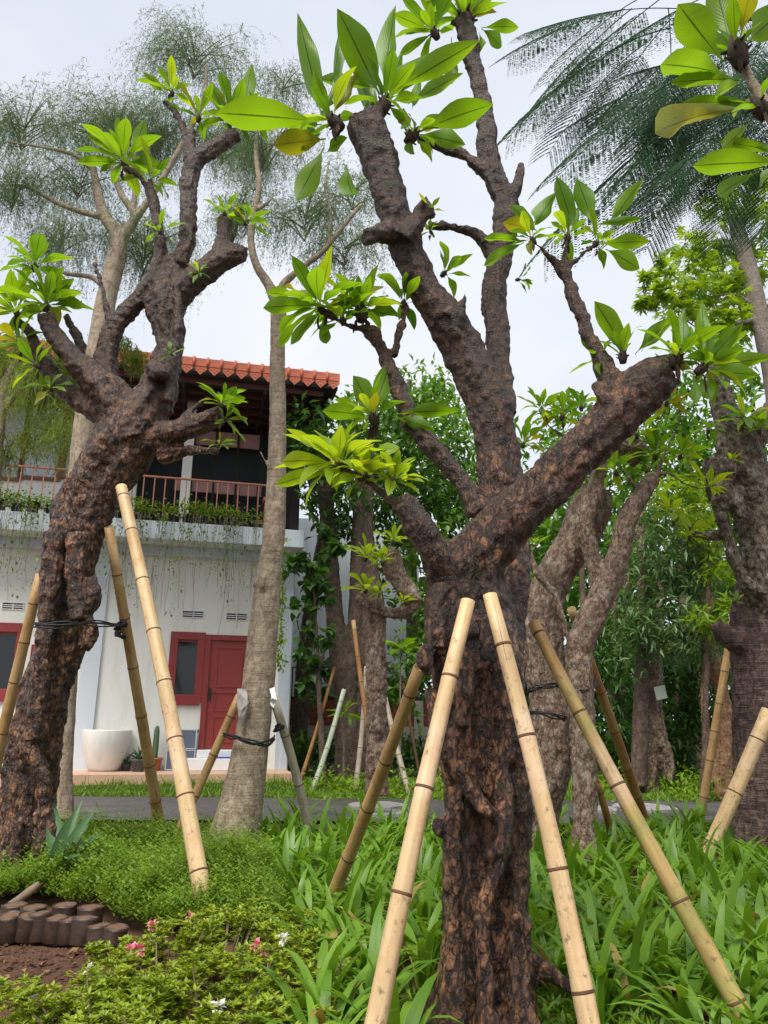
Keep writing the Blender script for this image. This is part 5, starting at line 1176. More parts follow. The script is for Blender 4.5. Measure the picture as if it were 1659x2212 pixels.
mb = MB(); mb.box(-.02, Lw+.02, -.03, .23, zb1-z0_+.001, zb1-z0_+.07); mb.obj('coping', M['timber'], e, T)
for px in (655, 735, 905):
    q = PT(px, 1600, 17.1); mb = MB(); mb.box(q.x-q0.x-.1, q.x-q0.x+.1, -.06, -.012, -.1, zb1-z0_); mb.obj('pier', M['cream'], e, T)
barm = None
for k in range(int(Lw/.16)):
    if barm is None: mb = MB(); mb.box(-.012, .012, -.012, .012, 0, .62); barm = mb.mesh('fence_bar', M['timber'])
    link(bpy.data.objects.new('fence_bar', barm), e, T @ Matrix.Translation((.05+k*.16, .1, zb1-z0_+.071)))
mb = MB(); mb.box(0, Lw, .08, .12, zb1-z0_+.692, zb1-z0_+.72); mb.obj('fence_rail', M['timber'], e, T)

# ------------------------------------------------------------------ bamboo props
def bamboo(label, top, bot, mat, extend=True, seed=0, ties=()):
    """top/bot: (px,py,w_px,Y)"""
    r_ = random.Random(seed)
    a = PT(top[0], top[1], top[3]); b = PT(bot[0], bot[1], bot[3]); ra = SZ(top[2], a)/2; rb = SZ(bot[2], b)/2
    d = (a-b).normalized()
    if extend:
        g = gz(b.y)-.06
        if b.z > g: tt = (b.z-g)/d.z; b = b-d*tt
    L = (a-b).length; x = d.orthogonal().normalized(); y = d.cross(x)
    Mx = Matrix((x, y, d)).transposed().to_4x4(); Mx.translation = b
    e = empty('bamboo_prop', b); WM[e.name] = Mx; e.matrix_basis = Mx
    tag(e, label, 'bamboo pole', 'bamboo poles propping the trees')
    mb = MB(); z = 0; zn = []; z = -r_.uniform(.05, .25)
    while True:
        z += r_.uniform(.34, .50)*(1 if rb > .025 else .8)
        if z > L-.04: break
        zn.append(z)
    pts = [(0.0)]
    prof = []
    st = sorted(set([0, L]+[q+o_ for q in zn for o_ in (-.03, -.008, 0, .008, .03)]+[L*k/8 for k in range(1, 8)]))
    n = 16; V = []; F = []; bx, by = r_.uniform(-.022, .022), r_.uniform(-.022, .022); prev = -1; pts = []
    for s_ in st:
        if s_ < 0 or s_ > L or s_-prev < .004: continue
        prev = s_; r0 = rb+(ra-rb)*s_/L
        k = 1.0
        for q in zn:
            if abs(s_-q) < .002: k = 1.04
            elif abs(s_-q) < .010: k = 1.06
            elif abs(s_-q) < .032: k = max(k, 1.02)
        arc = math.sin(math.pi*s_/L)
        pts.append((s_, r0*k, bx*arc*L*.6, by*arc*L*.6))
    for (s_, r0, ox, oy) in pts:
        for j in range(n):
            th = 2*math.pi*j/n; V.append((ox+r0*math.cos(th), oy+r0*math.sin(th), s_))
    m = len(pts)
    s_, r0, ox, oy = pts[-1]
    for rr, zz in ((r0*.78, s_), (r0*.76, s_-.05)):
        for j in range(n):
            th = 2*math.pi*j/n; V.append((ox+rr*math.cos(th), oy+rr*math.sin(th), zz))
    for i in range(m+1):
        for j in range(n): F.append((i*n+j, i*n+(j+1) % n, (i+1)*n+(j+1) % n, (i+1)*n+j))
    F.append(tuple((m+1)*n+j for j in range(n))); F.append(tuple(range(n-1, -1, -1)))
    mb.add(V, F); mb.obj('culm', mat, e, Mx, True)
    for q in zn:
        r0 = rb+(ra-rb)*q/L; arc = math.sin(math.pi*q/L); mb = MB()
        mb.lathe([(r0*1.0, -.007), (r0*1.10, -.004), (r0*1.11, -.001), (r0*1.06, .001), (r0*1.09, .004), (r0*1.0, .008)], 16, (bx*arc*L*.6, by*arc*L*.6, q))
        mb.obj('node', M['node'], e, Mx, True)
    return e, Mx, L
def cord(label, path, r=.006, turns=3, mat='cord'):
    """wraps of cord: list of (px,py,Y) points, repeated with offsets"""
    mb = MB(); pts0 = [PT(*q) for q in path]; base = pts0[0]
    for k in range(turns):
        o_ = [p+Vector((random.gauss(0, .006), random.gauss(0, .006), random.gauss(0, .014)))-base for p in pts0]
        o_ = [Vector(q) for q in o_]
        fine = []
        A = [np.array([*q, 0.]) for q in o_]
        for q in catmull(A, .05): fine.append(Vector(q[:3]))
        mb.tube(fine, r, 5)
    o = mb.obj('tie_cord', M[mat], None, Matrix.Translation(base), True); tag(o, label, 'cord'); return o
bamboo('stout pale bamboo pole braced under the fork of the leaning rust-brown plumeria', (262, 1052, 24, 5.9), (449, 2005, 40, 4.85), M['bam_pale'], seed=1)
bamboo('tan weathered bamboo pole tied with black cord to the leaning rust-brown plumeria', (235, 1138, 20, 6.1), (345, 1790, 25, 7.4), M['bam_tan'], seed=2)
bamboo('bamboo pole half hidden behind the base of the leaning rust-brown plumeria', (88, 1240, 20, 6.6), (5, 1600, 28, 6.9), M['bam_tan'], seed=3)
bamboo('slim tan bamboo pole padded with grey rag on the grey ringed trunk', (518, 1502, 18, 6.9), (366, 1835, 19, 7.0), M['bam_tan'], seed=4)
bamboo('grey weathered bamboo pole leaning on the grey ringed trunk from the strap-leaved plants', (590, 1505, 19, 7.0), (668, 1810, 20, 7.6), M['bam_grey'], seed=5)
bamboo('tan bamboo pole leaning on the thick dark plumeria from the strap-leaved plants toward the house', (906, 1442, 27, 3.75), (697, 1985, 30, 4.9), M['bam_tan'], seed=6)
bamboo('very pale cracked bamboo pole under the left of the fork of the thick dark plumeria', (1011, 1298, 31, 3.10), (818, 2205, 49, 2.75), M['bam_pale'], seed=7)
bamboo('stout straw-coloured bamboo pole under the middle of the fork of the thick dark plumeria', (1058, 1285, 31, 3.05), (1262, 2205, 50, 2.75), M['bam_pale'], seed=8)
bamboo('green and orange stained bamboo pole reaching from the thick dark plumeria over the strap leaves', (1152, 1345, 25, 3.72), (1612, 2200, 45, 3.2), M['bam_olive'], seed=9)
bamboo('orange-topped bamboo pole behind the spotted pale-barked plumeria', (1234, 1315, 19, 6.75), (1393, 1775, 22, 8.2), M['bam_orange'], seed=10)
bamboo('pale bamboo pole tied to the broad ringed trunk above the strap leaves', (1662, 1535, 32, 6.6), (1522, 1855, 30, 6.7), M['bam_pale'], seed=13)
bamboo('tan bamboo pole standing in bright weeds beside the stripped orange trunk', (1592, 1290, 16, 9.4), (1520, 1725, 17, 9.9), M['bam_tan'], seed=12)
bamboo('short dark pole in the strap leaves beside the spotted pale-barked plumeria', (1290, 1690, 15, 7.2), (1318, 1790, 18, 7.5), M['bam_orange'], seed=14)
for i, (lab, t_, b_, mk) in enumerate([
    ('thin orange-brown pole leaning far up the knobbly pinkish plumeria', (763, 1340, 9, 12.6), (812, 1655, 12, 12.4), 'bam_orange'),
    ('thin white-grey upright pole before the dark twin-stemmed tree', (791, 1440, 9, 13.0), (769, 1690, 12, 12.6), 'bam_grey'),
    ('pale pole on the lawn leaning toward the thick plumeria from the garden wall side', (820, 1455, 11, 13.0), (880, 1700, 12, 12.3), 'bam_grey'),
    ('mint-green bamboo pole on the lawn near the house corner', (743, 1490, 10, 13.2), (680, 1690, 12, 12.6), 'bam_green'),
    ('thin dark pole leaning at the edge of the lawn by the house corner', (722, 1440, 7, 13.6), (656, 1662, 9, 13.4), 'bam_orange'),
    ('dark stick leaning before the brick band of the garden wall', (868, 1460, 7, 14.6), (895, 1610, 7, 14.4), 'node')]):
    bamboo(lab, t_, b_, M[mk], seed=30+i)
cord('black cord from the leaning rust-brown plumeria to its tan pole', [(75, 1352, 5.5), (140, 1348, 5.45), (205, 1350, 5.7), (260, 1352, 6.35), (272, 1345, 6.4)], .006, 4)
cord('black binding wrapped round the tan pole beside the rust-brown plumeria', [(250, 1356, 6.48), (262, 1350, 6.42), (273, 1347, 6.44), (272, 1358, 6.6), (255, 1362, 6.6), (252, 1366, 6.5), (268, 1378, 6.45)], .012, 4)
cord('black cord bound round the grey ringed trunk and its slim tan pole', [(484, 1588, 6.85), (500, 1592, 6.82), (520, 1600, 6.72), (550, 1606, 6.70), (578, 1606, 6.82), (592, 1596, 7.05)], .008, 5)
cord('black cord wrapped round the grey weathered pole by the ringed trunk', [(594, 1572, 7.1), (605, 1568, 7.05), (614, 1572, 7.1), (606, 1576, 7.2), (594, 1574, 7.12), (606, 1566, 7.04)], .012, 3)
cord('grey wire wound round the brown trunk right of the thick plumeria', [(1136, 1495, 6.55), (1160, 1488, 6.45), (1190, 1482, 6.45), (1215, 1478, 6.6)], .006, 4)
cord('dark wire wound low round the brown trunk right of the thick plumeria', [(1132, 1540, 6.6), (1165, 1540, 6.42), (1195, 1545, 6.42), (1222, 1550, 6.55)], .006, 5)
cord('black cord holding the orange-topped pole to the spotted pale plumeria', [(1256, 1490, 6.4), (1275, 1483, 6.5), (1292, 1472, 6.9)], .008, 3)
# rags padding the grey ringed trunk
for lab, pts in (('grey torn rag padding where the slim pole meets the ringed trunk', [(512, 1488), (532, 1490), (536, 1520), (528, 1552), (518, 1575), (514, 1540)]), ('white knotted rag on top of the grey weathered pole', [(582, 1488), (594, 1486), (597, 1510), (590, 1530), (584, 1520), (586, 1505)])):
    bm = bmesh.new(); c0 = PT(pts[0][0], pts[0][1], 6.78); vs = [bm.verts.new(PT(x, y, 6.78+.03*math.sin(i*2.1))-c0) for i, (x, y) in enumerate(pts)]
    f = bm.faces.new(vs); r_ = bmesh.ops.extrude_face_region(bm, geom=[f]); bmesh.ops.translate(bm, verts=[v for v in r_['geom'] if isinstance(v, bmesh.types.BMVert)], vec=(0, .035, 0))
    bmesh.ops.triangulate(bm, faces=bm.faces[:]); bmesh.ops.subdivide_edges(bm, edges=bm.edges[:], cuts=2, use_grid_fill=True)
    for v in bm.verts: v.co += Vector((noise.noise(v.co*30)*.012, noise.noise(v.co*33+Vector((5, 0, 0)))*.02, noise.noise(v.co*28+Vector((0, 7, 0)))*.012))
    bmesh.ops.recalc_face_normals(bm, faces=bm.faces[:])
    me = bpy.data.meshes.new('rag'); bm.to_mesh(me); bm.free(); me.materials.append(M['gunny'] if 'grey torn' in lab else M['white'])
    tag(wobj('rag', me, None, Matrix.Translation(c0)), lab, 'rag')

# ------------------------------------------------------------------ strap-leaved plants
def strap_mesh(name, L, bend, curl, seed, mat):
    r_ = random.Random(seed); V = []; UV = []; F = []; na = 6; p = Vector((0, 0, 0)); ang = rad(80); side = 0
    for i in range(na+1):
        t_ = i/na; wv = .5*(math.sin(math.pi*min(1, .18+.82*t_))**.6 if i < na else 0); wv = max(wv, .22*(1-t_)+.0)
        if i == na: wv = .01
        for k in range(3):
            u = k-1; V.append((u*wv*.051*L/.5+side, p.y, p.z+abs(u)*wv*.014)); UV.append((.5+.5*u, t_))
        ang -= bend*(.5+t_)/na; side += curl/na*t_
        p = p+Vector((0, math.cos(ang), math.sin(ang)))*L/na
    for i in range(na):
        for k in range(2): F.append((i*3+k, i*3+k+1, i*3+k+4, i*3+k+3))
    return mesh_np(name, V, F, mat, True, np.array(UV))
SL = [strap_mesh('leaf', random.uniform(.42, .62), random.uniform(.7, 2.0), random.uniform(-.06, .06), i, M['strap']) for i in range(16)]
SDRY = [strap_mesh('leaf', random.uniform(.4, .55), random.uniform(1.6, 2.4), random.uniform(-.06, .06), 90+i, M['strap_dry']) for i in range(3)]
SLn = [(np.array([v.co[:] for v in m.vertices]), np.array([p.vertices[:] for p in m.polygons])) for m in SL]
def leaf_set(seed, n):
    r_ = random.Random(seed); out = []
    for k in range(n):
        th = k*2.39996+r_.uniform(-.4, .4); s = r_.uniform(.65, 1.1)
        out.append((r_.randrange(16), Matrix.Translation((math.cos(th+1.57)*.025, math.sin(th+1.57)*.025, 0)) @ Matrix.Rotation(th, 4, 'Z') @ Matrix.Rotation(r_.uniform(-.35, .25), 4, 'X') @ Matrix.Diagonal((s*r_.uniform(.8, 1.15), s, s, 1))))
    return out
SETS = [leaf_set(i, random.randint(10, 13)) for i in range(10)]
def set_np(st):
    Vs = []; Fs = []; b = 0
    for i, Mx in st:
        V, F = SLn[i]; A = np.array(Mx); Vs.append(V@A[:3, :3].T+A[:3, 3]); Fs.append(F+b); b += len(V)
    return np.concatenate(Vs), np.concatenate(Fs)
SETN = [set_np(s) for s in SETS]
SETM = [mesh_np('strap_leaf_plant', V, F, M['strap_stuff'], True) for V, F in SETN]
def proj(p):
    q = CR.transposed() @ (Vector(p)-Vector((0, 0, CAMH))); return 829.5+q.x/-q.z*FP_, 1106-q.y/-q.z*FP_
spots = []
y = 2.9
while y < 8.3:
    sp = .15+.012*y; x = -2.2
    while x < 7.5:
        X = x+random.uniform(-.4, .4)*sp; Yp = y+random.uniform(-.4, .4)*sp; px, py = proj((X, Yp, gz(Yp)))
        ok = -60 < px < 1780
        # left boundary against the fine-leaved shrubs / azaleas
        lb = np.interp(Yp, [2.9, 3.4, 4.2, 5.2, 6.5, 7.5, 9.6], [650, 640, 640, 620, 575, 545, 560])
        if px < lb: ok = False
        if math.hypot(X-b0.x, Yp-b0.y-.03) < .42: ok = False
        if b0.x-.15 < X < b0.x+.75 and Yp < 3.45: ok = False       # trodden weedy patch right of the trunk
        if -.25 < X-b0.x < .2 and Yp < 3.2: ok = False
        for (bb, rr) in ((b2, .32), (b5, .22), (b6, .5)):
            if math.hypot(X-bb.x, Yp-bb.y) < rr: ok = False
        if ok: spots.append((Yp, X))
        x += sp
    y += sp*.92
spots.sort()
ZN = [(b0.x-.5, b0.y, 'left of the thick propped plumeria'), (b0.x+.9, b0.y+.6, 'under the green and orange stained pole'), (b2.x+.5, b2.y-.3, 'beside the grey ringed trunk'), (b2.x+.4, 5.0, 'along the fine-leaved shrubs'), (b5.x, b5.y-.3, 'round the spotted pale-barked plumeria'),
      (b6.x-.6, b6.y-.5, 'round the broad ringed trunk'), (b0.x, 5.4, 'behind the thick propped plumeria'), (-.45, 3.5, 'bordering the azalea bushes'), (b6.x-.3, 4.6, 'between the stained pole and the ringed trunk')]
NEAR, MID = 130, 300
rest_V = []; rest_F = []; bidx = 0
for i, (Yp, X) in enumerate(spots):
    p = Vector((X, Yp, gz(Yp)-.02)); k = random.randrange(10); s = random.uniform(.66, .95)*(1 if Yp > 3.6 else .95); rz = random.uniform(0, 6.28)
    Mx = Matrix.Translation(p) @ Matrix.Rotation(rz, 4, 'Z') @ Matrix.Diagonal((s, s, s, 1))
    if i < NEAR:
        e = bpy.data.objects.new('strap_leaf_plant', None); link(e, None, Mx)
        for (li, LM) in SETS[k]: link(bpy.data.objects.new('leaf', SL[li] if random.random() > .06 else random.choice(SDRY)), e, Mx @ LM)
    elif i < MID:
        e = link(bpy.data.objects.new('strap_leaf_plant', SETM[k]), None, Mx)
    else:
        V, F = SETN[k]; A = np.array(Mx); rest_V.append(V@A[:3, :3].T+A[:3, 3]); rest_F.append(F+bidx); bidx += len(V); continue
    zone = min(ZN, key=lambda q: math.hypot(q[0]-X, q[1]-Yp))[2]
    tag(e, 'clump of arching green strap leaves '+zone, 'plant', 'strap-leaved plants '+zone)
if rest_V:
    o = wobj('strap_leaf_bed', mesh_np('strap_leaf_bed', np.concatenate(rest_V), np.concatenate(rest_F), M['strap_stuff'], True)); tag(o, 'far part of the bed of green strap leaves', 'plants', kind='stuff')

# ------------------------------------------------------------------ fine-leaved shrub mass on the left
def shrub_height(x, y): return (.17+.18*(noise.noise((x*1.5, y*1.5, 2))+.6)+.24*noise.noise((x*3.6, y*3.6, 7)))*(1-.45*sstep(6.6, 8.0, y))
P = []; D = []
tries = 0
while len(P) < 130000 and tries < 300000:
    tries += 1
    Yp = random.uniform(4.55, 7.45); px = random.uniform(-80, 640); v = ray(px, 1800); X = v.x/v.y*Yp
    lim_r = np.interp(Yp, [4.5, 5.2, 6.5, 7.5, 9.2], [625, 600, 560, 520, 500]); near = np.interp(px, [-80, 160, 300, 400, 640], [5.55, 5.35, 4.9, 4.7, 4.6])+.2*noise.noise((X*3, 0, 1))
    if px > lim_r or Yp < near: continue
    h = max(.04, shrub_height(X, Yp))
    h *= .78*(1-.55*math.exp(-((X-b1.x)**2+(Yp-b1.y+.35)**2)/.35))*(1-.5*math.exp(-((X-b2.x)**2+(Yp-b2.y+.35)**2)/.3))
    if Yp-near < .25: h *= .5+2*(Yp-near)
    # a sprig of leaflets
    z = gz(Yp)+h*random.uniform(.3, 1.0)**.7; d = Vector((random.gauss(0, .4), random.gauss(0, .4)-.1, 1)).normalized(); l = random.uniform(.07, .17) if random.random() > .12 else random.uniform(.18, .30)
    for k in range(10):
        P.append((X+d.x*l*k/10, Yp+d.y*l*k/10, z+d.z*l*k/10)); th = k*2.4; D.append((math.cos(th)+d.x*.5, math.sin(th)+d.y*.5, .5))
P = np.array(P); n = len(P); L = rng.uniform(.018, .036, n)*(1+.06*(P[:, 1]-4.5))
o = cloud('fine_leaf_groundcover', P, D, L, L*.42, M['fine'], LEAF2); tag(o, 'soft mass of fine yellow-green shrubs round the leaning plumeria', 'shrubs', kind='stuff')

# ------------------------------------------------------------------ azalea bushes in front
def rosette_bush(name, label, c, rx, ry, h, nros, flowers):
    e = empty(name, c); tag(e, label, 'shrub', 'low azalea bushes in front'); T = WM[e.name]
    P = []; D = []; L = []
    stems = MB()
    nros = int(nros*2.1)
    cls = []
    for k in range(26):
        th = random.uniform(0, 6.28); r_ = math.sqrt(random.random()); cls.append((Vector((math.cos(th)*r_*rx, math.sin(th)*r_*ry, h*math.sqrt(max(0.02, 1-r_*r_*.85))*random.uniform(.55, 1.25))), random.uniform(.035, .075)))
    for k in range(nros):
        c_, s_ = random.choice(cls); d_ = Vector(rdir(1)[0])*s_*random.uniform(.5, 1.15); q = c_+Vector((d_.x*1.2, d_.y*1.2, d_.z*.7)); q.z = max(.02, q.z)
        if random.random() < .12: q = Vector((q.x*.9, q.y*.9, q.z*.4))
        if k % 24 == 0: stems.tube([(q.x*.3, q.y*.3, 0), tuple(q*.95)], [.006, .003], 4, False)
        for j in range(8):
            a = j*2.4; el = random.uniform(.1, .9); P.append(tuple(q)); D.append((math.cos(a)*math.cos(el), math.sin(a)*math.cos(el), math.sin(el))); L.append(random.uniform(.016, .034))
    L = np.array(L); cloud('foliage', np.array(P), D, L, L*.42, M['azalea'], LEAF4, parent=e, M0=T)
    stems.obj('stems', M['wood'], e, T)
    for (dx, dy, dz, mk, s_) in flowers:
        PP = []; DD = []
        for j in range(26):
            d = rdir(1, .4)[0]; PP.append(d*s_*.25+np.array([dx, dy, dz])); DD.append(d)
        Lf = rng.uniform(.6, 1, 26)*s_; cloud('flower', np.array(PP), DD, Lf, Lf*.7, M[mk], LEAF4, parent=e, M0=T, kind=None)
    return e
az = [(GP(345, 2150), .36, .3, .26, 330), (GP(480, 2110), .40, .3, .26, 330), (GP(580, 2180), .32, .32, .26, 280), (GP(450, 2260), .36, .28, .26, 280), (GP(300, 2260), .32, .24, .22, 240), (GP(100, 2270), .36, .24, .2, 240), (GP(610, 2080), .30, .24, .2, 220), (GP(400, 2380), .5, .22, .22, 280), (GP(630, 2280), .24, .2, .2, 170), (GP(215, 2290), .34, .24, .22, 240)]
azl = ['azalea bush with a round pink bloom beside the planting bags', 'azalea bush at the foot of the stout pale bamboo pole', 'yellow-green azalea bush bordering the strap-leaved plants with pale blossoms', 'dense azalea bush with a white flower near the strap leaves', 'azalea bush spreading over the bare brown soil', 'small azalea bush with white blossom on the bare soil edge', 'low azalea bush behind the pale blossoms next to the strap leaves', 'azalea bush along the front edge of the bed, dark gaps within', 'sparse azalea bush beside the cracked pale pole', 'front azalea bush between the white blossoms']
fl = {0: [(285, 2065, 'pink', .035), (300, 2062, 'pink', .03)], 1: [(330, 2008, 'pink', .028), (410, 1990, 'pink', .022)], 2: [(555, 2055, 'pink', .03), (562, 2070, 'pink', .028), (612, 2040, 'whitep', .028)], 3: [(470, 2190, 'whitep', .034)], 4: [(190, 2108, 'whitep', .022)], 5: [(65, 2178, 'whitep', .034)], 6: [(620, 2022, 'pink', .02)]}
for i, (c, rx, ry, h, n) in enumerate(az):
    c = Vector((c.x, c.y, gz(c.y)-.01)); fls = []
    for (px, py, mk, s_) in fl.get(i, []):
        q = PT(px, py, c.y-ry*.3); q2 = q-c
        q2.z = max(.1, min(q2.z, h*1.3))+.02; fls.append((q2.x, q2.y, q2.z, mk, s_))
    rosette_bush('azalea_bush', azl[i], c, rx, ry, h, n, fls)

# ------------------------------------------------------------------ planting bags in a row
bagm = []
for i in range(4):
    mb = MB(); V = []; F = []; n = 14; rows = [(0.95, 0), (1.04, .05), (1.02, .5), (.98, .9), (1.0, 1.0), (.93, 1.0), (.90, .88)]
    for r_, z in rows:
        for k in range(n):
            a = 2*math.pi*k/n; f = 1+.22*noise.noise((math.cos(a)*3.2+i*5, math.sin(a)*3.2, z*1.4)); V.append((.07*r_*f*math.cos(a), .07*r_*f*math.sin(a), z*.19+.006*noise.noise((k*.9, i*3, z))))
    for q in range(len(rows)-1):
        for k in range(n): F.append((q*n+k, q*n+(k+1) % n, (q+1)*n+(k+1) % n, (q+1)*n+k))
    F.append(tuple(range(n-1, -1, -1))); mb.add(V, F); s_ = MB(); s_.lathe([(.062, .165), (.06, .185), (.01, .192)], 12)
    bagm.append((mb.mesh('bag', M['bag'], True), s_.mesh('soil', M['soilbag'])))
for i in range(9):
    px = -8+i*31+random.uniform(-4, 4); py = np.interp(px, [-20, 60, 140, 300, 340], [2024, 2026, 2030, 2056, 2062])
    p = GP(px, py); p.z = gz(p.y)-.012
    Mx = Matrix.Translation(p) @ Matrix.Rotation(random.uniform(0, 6), 4, 'Z') @ Matrix.Rotation(random.uniform(-.2, .2), 4, 'X') @ Matrix.Diagonal((random.uniform(.8, 1.0), random.uniform(.8, 1.0), random.uniform(.55, .75), 1))
    e = link(bpy.data.objects.new('planting_bag', None), None, Mx); tag(e, 'brown plastic planting bag of soil standing in the row at the shrub edge', 'planting bag', 'planting bags in a row')
    a, b = bagm[i % 4]; link(bpy.data.objects.new('bag', a), e, Mx); link(bpy.data.objects.new('soil', b), e, Mx)
for i in range(4):
    px = (18, 60, 130, 185)[i]; p = GP(px, 2000+(i % 2)*6); p.y += .05; p.z = gz(p.y)-.012
    Mx = Matrix.Translation(p) @ Matrix.Rotation(i, 4, 'Z') @ Matrix.Diagonal((1, 1, .62, 1)); e = link(bpy.data.objects.new('planting_bag', None), None, Mx); tag(e, 'brown plastic planting bag behind the front row of bags', 'planting bag', 'planting bags in a second row')
    a, b = bagm[(i+1) % 4]; link(bpy.data.objects.new('bag', a), e, Mx); link(bpy.data.objects.new('soil', b), e, Mx)
# driftwood sticks
def stick(label, q, r=.02):
    pts = [PT(*a) for a in q]; b = pts[0]; mb = MB(); mb.tube([p-b for p in pts], [r*.6, r, r*1.1, r*.7][:len(pts)], 7); tag(mb.obj('stick', M['wood'], None, Matrix.Translation(b), True), label, 'stick')
stick('grey broken branch lying on the fine shrubs by the planting bags', [(10, 1960, 5.3), (45, 1940, 5.32), (65, 1925, 5.34), (85, 1908, 5.36)], .025)
stick('dead stalk lying among the azalea bushes', [(252, 2052, 4.5), (280, 2046, 4.55), (302, 2040, 4.6)], .014)
stick('dry brown stalk at the border of the strap leaves', [(655, 2065, 4.2), (670, 2085, 4.15), (680, 2105, 4.1)], .016)
# agave by the leaning plumeria
p = GP(140, 1838); p = PT(135, 1838, 5.75); p.z = .1
e = empty('agave_plant', p); tag(e, 'grey-green agave with upright pointed leaves beside the leaning plumeria', 'agave')
agb = leaf_mesh('leaf', M['agave'], .35, 1.0, .2, .75, 8)
for (tx, ty, w_, dy) in [(112, 1722, 36, .1), (168, 1722, 30, .1), (190, 1745, 30, .0), (205, 1790, 26, -.1), (212, 1822, 24, -.15), (140, 1760, 40, -.2), (158, 1830, 24, -.3), (185, 1770, 26, .2)]:
    tp = PT(tx, ty, 5.75+dy); d = tp-p; L = d.length; y_ = d.normalized(); x = y_.cross(Vector((0, -.6, .8))).normalized(); z = x.cross(y_); Mx = Matrix((x, y_, z)).transposed().to_4x4(); Mx.translation = p
    link(bpy.data.objects.new('leaf', agb), e, Mx @ Matrix.Diagonal((SZ(w_, tp), L, L, 1)))

# ------------------------------------------------------------------ stones, lawn grass, weeds
def stone(label, px, py, wpx, dpx_m, h, cat='stone'):
    p = GP(px, py); p.z = gz(p.y)+.015; w_ = SZ(wpx, p)/2; n = 12; r_ = random.Random(int(px)); V = []; F = []
    prof = [(1.0, 0), (1.0, h*.8), (.95, h)]
    rr = [r_.uniform(.78, 1.08) for _ in range(n)]
    for s_, z in prof:
        for k in range(n):
            a = 2*math.pi*k/n; V.append((w_*rr[k]*s_*math.cos(a), dpx_m*rr[k]*s_*math.sin(a), z))
    for q in range(2):
        for k in range(n): F.append((q*n+k, q*n+(k+1) % n, (q+1)*n+(k+1) % n, (q+1)*n+k))
    F.append(tuple(2*n+k for k in range(n))); mb = MB(); mb.add(V, F); tag(mb.obj('stepping_stone', M['concrete'], None, Matrix.Translation(p)), label, cat)
stone('flat grey stepping stone at the road edge behind the strap leaves', 815, 1748, 130, .42, .05); stone('broken grey slab below the stepping stone behind the strap leaves', 830, 1764, 110, .3, .05)
stone('pale wet slab at the road edge right of the spotted plumeria', 1385, 1752, 150, .5, .05); stone('small grey slab at the lawn edge by the spotted plumeria', 1300, 1756, 70, .3, .05)
P = []
for k in range(16000):
    Yp = 11.75+random.random()**1.3*2.6; px = random.uniform(60, 1780); v = ray(px, 1700); X = v.x/v.y*Yp
    u = HRi @ Vector((X, Yp, 0))
    if u.x < ue+.1 and u.y > -TD-.03: continue
    P.append((X, Yp, gz(Yp)+.002))
P = np.array(P); n = len(P); L = rng.uniform(.05, .13, n)*(1+.8*(np.abs(P[:, 1]-13.2) < .5))
BL = blade_t(.6, 3); dd = rdir(n, 1.6)
o = cloud('lawn_grass', P, dd, L, rng.uniform(.012, .022, n), M['grass'], BL); tag(o, 'short bright grass on the strip between road and house', 'grass', kind='stuff')
P = []
for k in range(2600):
    px = random.uniform(1100, 1480); py = random.uniform(2090, 2330)
    p = GP(px, py)
    P.append((p.x+random.gauss(0, .04), p.y, gz(p.y)))
for k in range(1500):
    th = random.uniform(0, 6.28); r_ = random.uniform(.36, .56); P.append((b0.x+math.cos(th)*r_, b0.y+math.sin(th)*r_, 0))
P = np.array(P); n = len(P); L = rng.uniform(.04, .11, n)
o = cloud('weeds', P-np.array([0, 0, .02]), rdir(n, 1.1), L, L*.22, M['grass'], BL); tag(o, 'thin weeds and grass round the foot of the thick plumeria', 'weeds', kind='stuff')
P = []; 
for k in range(1400):
    px = random.choice((1500, 1540, 1470, 1580, 760, 700, 860, 940, 1330))+random.gauss(0, 24); p = GP(px, random.uniform(1690, 1735)); P.append((p.x, p.y, gz(p.y)+abs(random.gauss(0, .16))))
P = np.array(P); n = len(P); L = rng.uniform(.06, .12, n)
o = cloud('lawn_weeds', P, rdir(n, .4), L, L*.45, M['bg_bright']); tag(o, 'bright leafy weeds growing along the far road edge', 'weeds', kind='stuff')
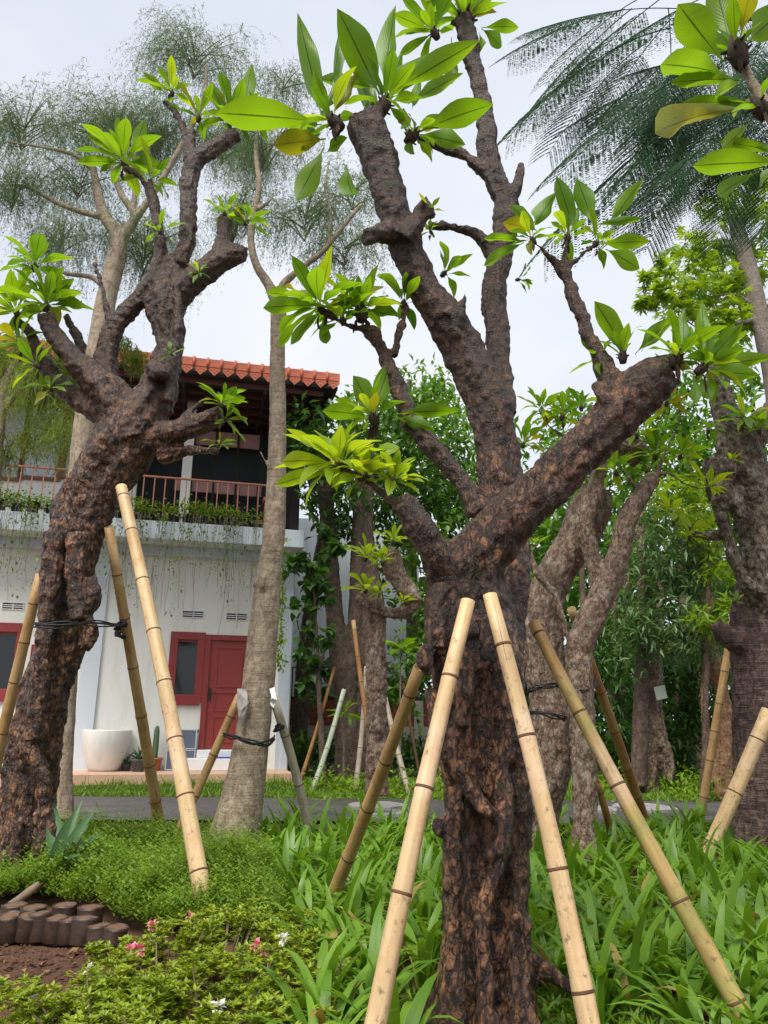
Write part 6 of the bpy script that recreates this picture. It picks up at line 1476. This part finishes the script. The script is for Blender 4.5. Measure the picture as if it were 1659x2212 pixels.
# broad-leaved plant in the mid background and shaded shrubs along the garden wall
for i, (px, py, Yq, lab) in enumerate([(865, 1400, 13.0, 'bright broad-leaved shoot beside the thick plumeria trunk'), (745, 1540, 13.4, 'bird-nest-like tuft of bright strap leaves on the dark twin trunks')]):
    p = PT(px, py, Yq); g = Vector((p.x, p.y, gz(Yq))); e = empty('broad_leaf_plant', g); tag(e, lab, 'plant')
    mb = MB(); mb.tube([(0, 0, 0), tuple(p-g)], [.02, .012], 6); mb.obj('stem', M['twig'], e, WM[e.name])
    for k in range(12):
        th = k*2.4; el = rad(random.uniform(-20, 50)); d = Vector((math.cos(th)*math.cos(el), math.sin(th)*math.cos(el), math.sin(el))); leaf_obj(e, p, p+d*random.uniform(.3, .42), .16 if i == 0 else .07, 'leaf')
for i, (px, lab) in enumerate([(640, 'dark shrub at the house corner below the brick band'), (700, 'dark shrub by the thin leaning pole at the garden wall'), (850, 'dark shrub behind the pale lawn pole at the garden wall'), (905, 'dark leafy shrub beside the thick trunk at the garden wall'), (960, 'dark leafy shrub hidden behind the thick trunk')]):
    g = GP(px, 1668); g = PT(px, 1660, 15.2); g.z = gz(15.2); e = empty('wall_shrub', g); tag(e, lab, 'shrub')
    n = 420; P = rdir(n)*rng.uniform(.3, 1, (n, 1))*np.array([.5, .35, .42])+np.array([0, 0, .42]); L = rng.uniform(.1, .18, n); cloud('foliage', P, rdir(n, -.1), L, L*.4, M['bg_dark'] if i % 2 else M['bg_mid'], parent=e, M0=WM[e.name])
    mb = MB(); mb.tube([(0, 0, -.03), (.02, 0, .4)], [.02, .01], 5); mb.obj('stem', M['wood'], e, WM[e.name])

# fallen leaves and crumbs on the bare soil
P = []
for k in range(260):
    if k % 2: p = GP(random.uniform(-60, 330), random.uniform(2040, 2190))
    else: p = GP(random.uniform(880, 1420), random.uniform(2110, 2330))
    P.append((p.x, p.y, gz(p.y)-.012))
P = np.array(P); n = len(P); L = rng.uniform(.02, .07, n); d = rdir(n, 0, .15)
o = cloud('leaf_litter', P, d, L, L*.4, M['litter']); tag(o, 'dry brown leaf litter on the bare soil', 'litter', kind='stuff')
PEB = (np.array([(-.5, -.4, 0), (.5, -.5, 0), (.45, .5, 0), (-.5, .45, 0), (0, 0, .55)]), [(0, 1, 4), (1, 2, 4), (2, 3, 4), (3, 0, 4)])
P = []
for k in range(1500):
    p = GP(random.uniform(-80, 360), random.uniform(2030, 2220)); P.append((p.x, p.y, gz(p.y)-.02))
P = np.array(P); n = len(P); L = rng.uniform(.006, .03, n)*rng.uniform(.5, 1, n)
X, Yv, Z = frames(rdir(n, 0, .1)); V, F = inst(PEB[0], PEB[1], P, X, Yv, Z, L)
o = wobj('soil_clods', mesh_np('soil_clods', V, F, M['soil'])); tag(o, 'small soil clods on the bare patch beside the planting bags', 'soil', kind='stuff')
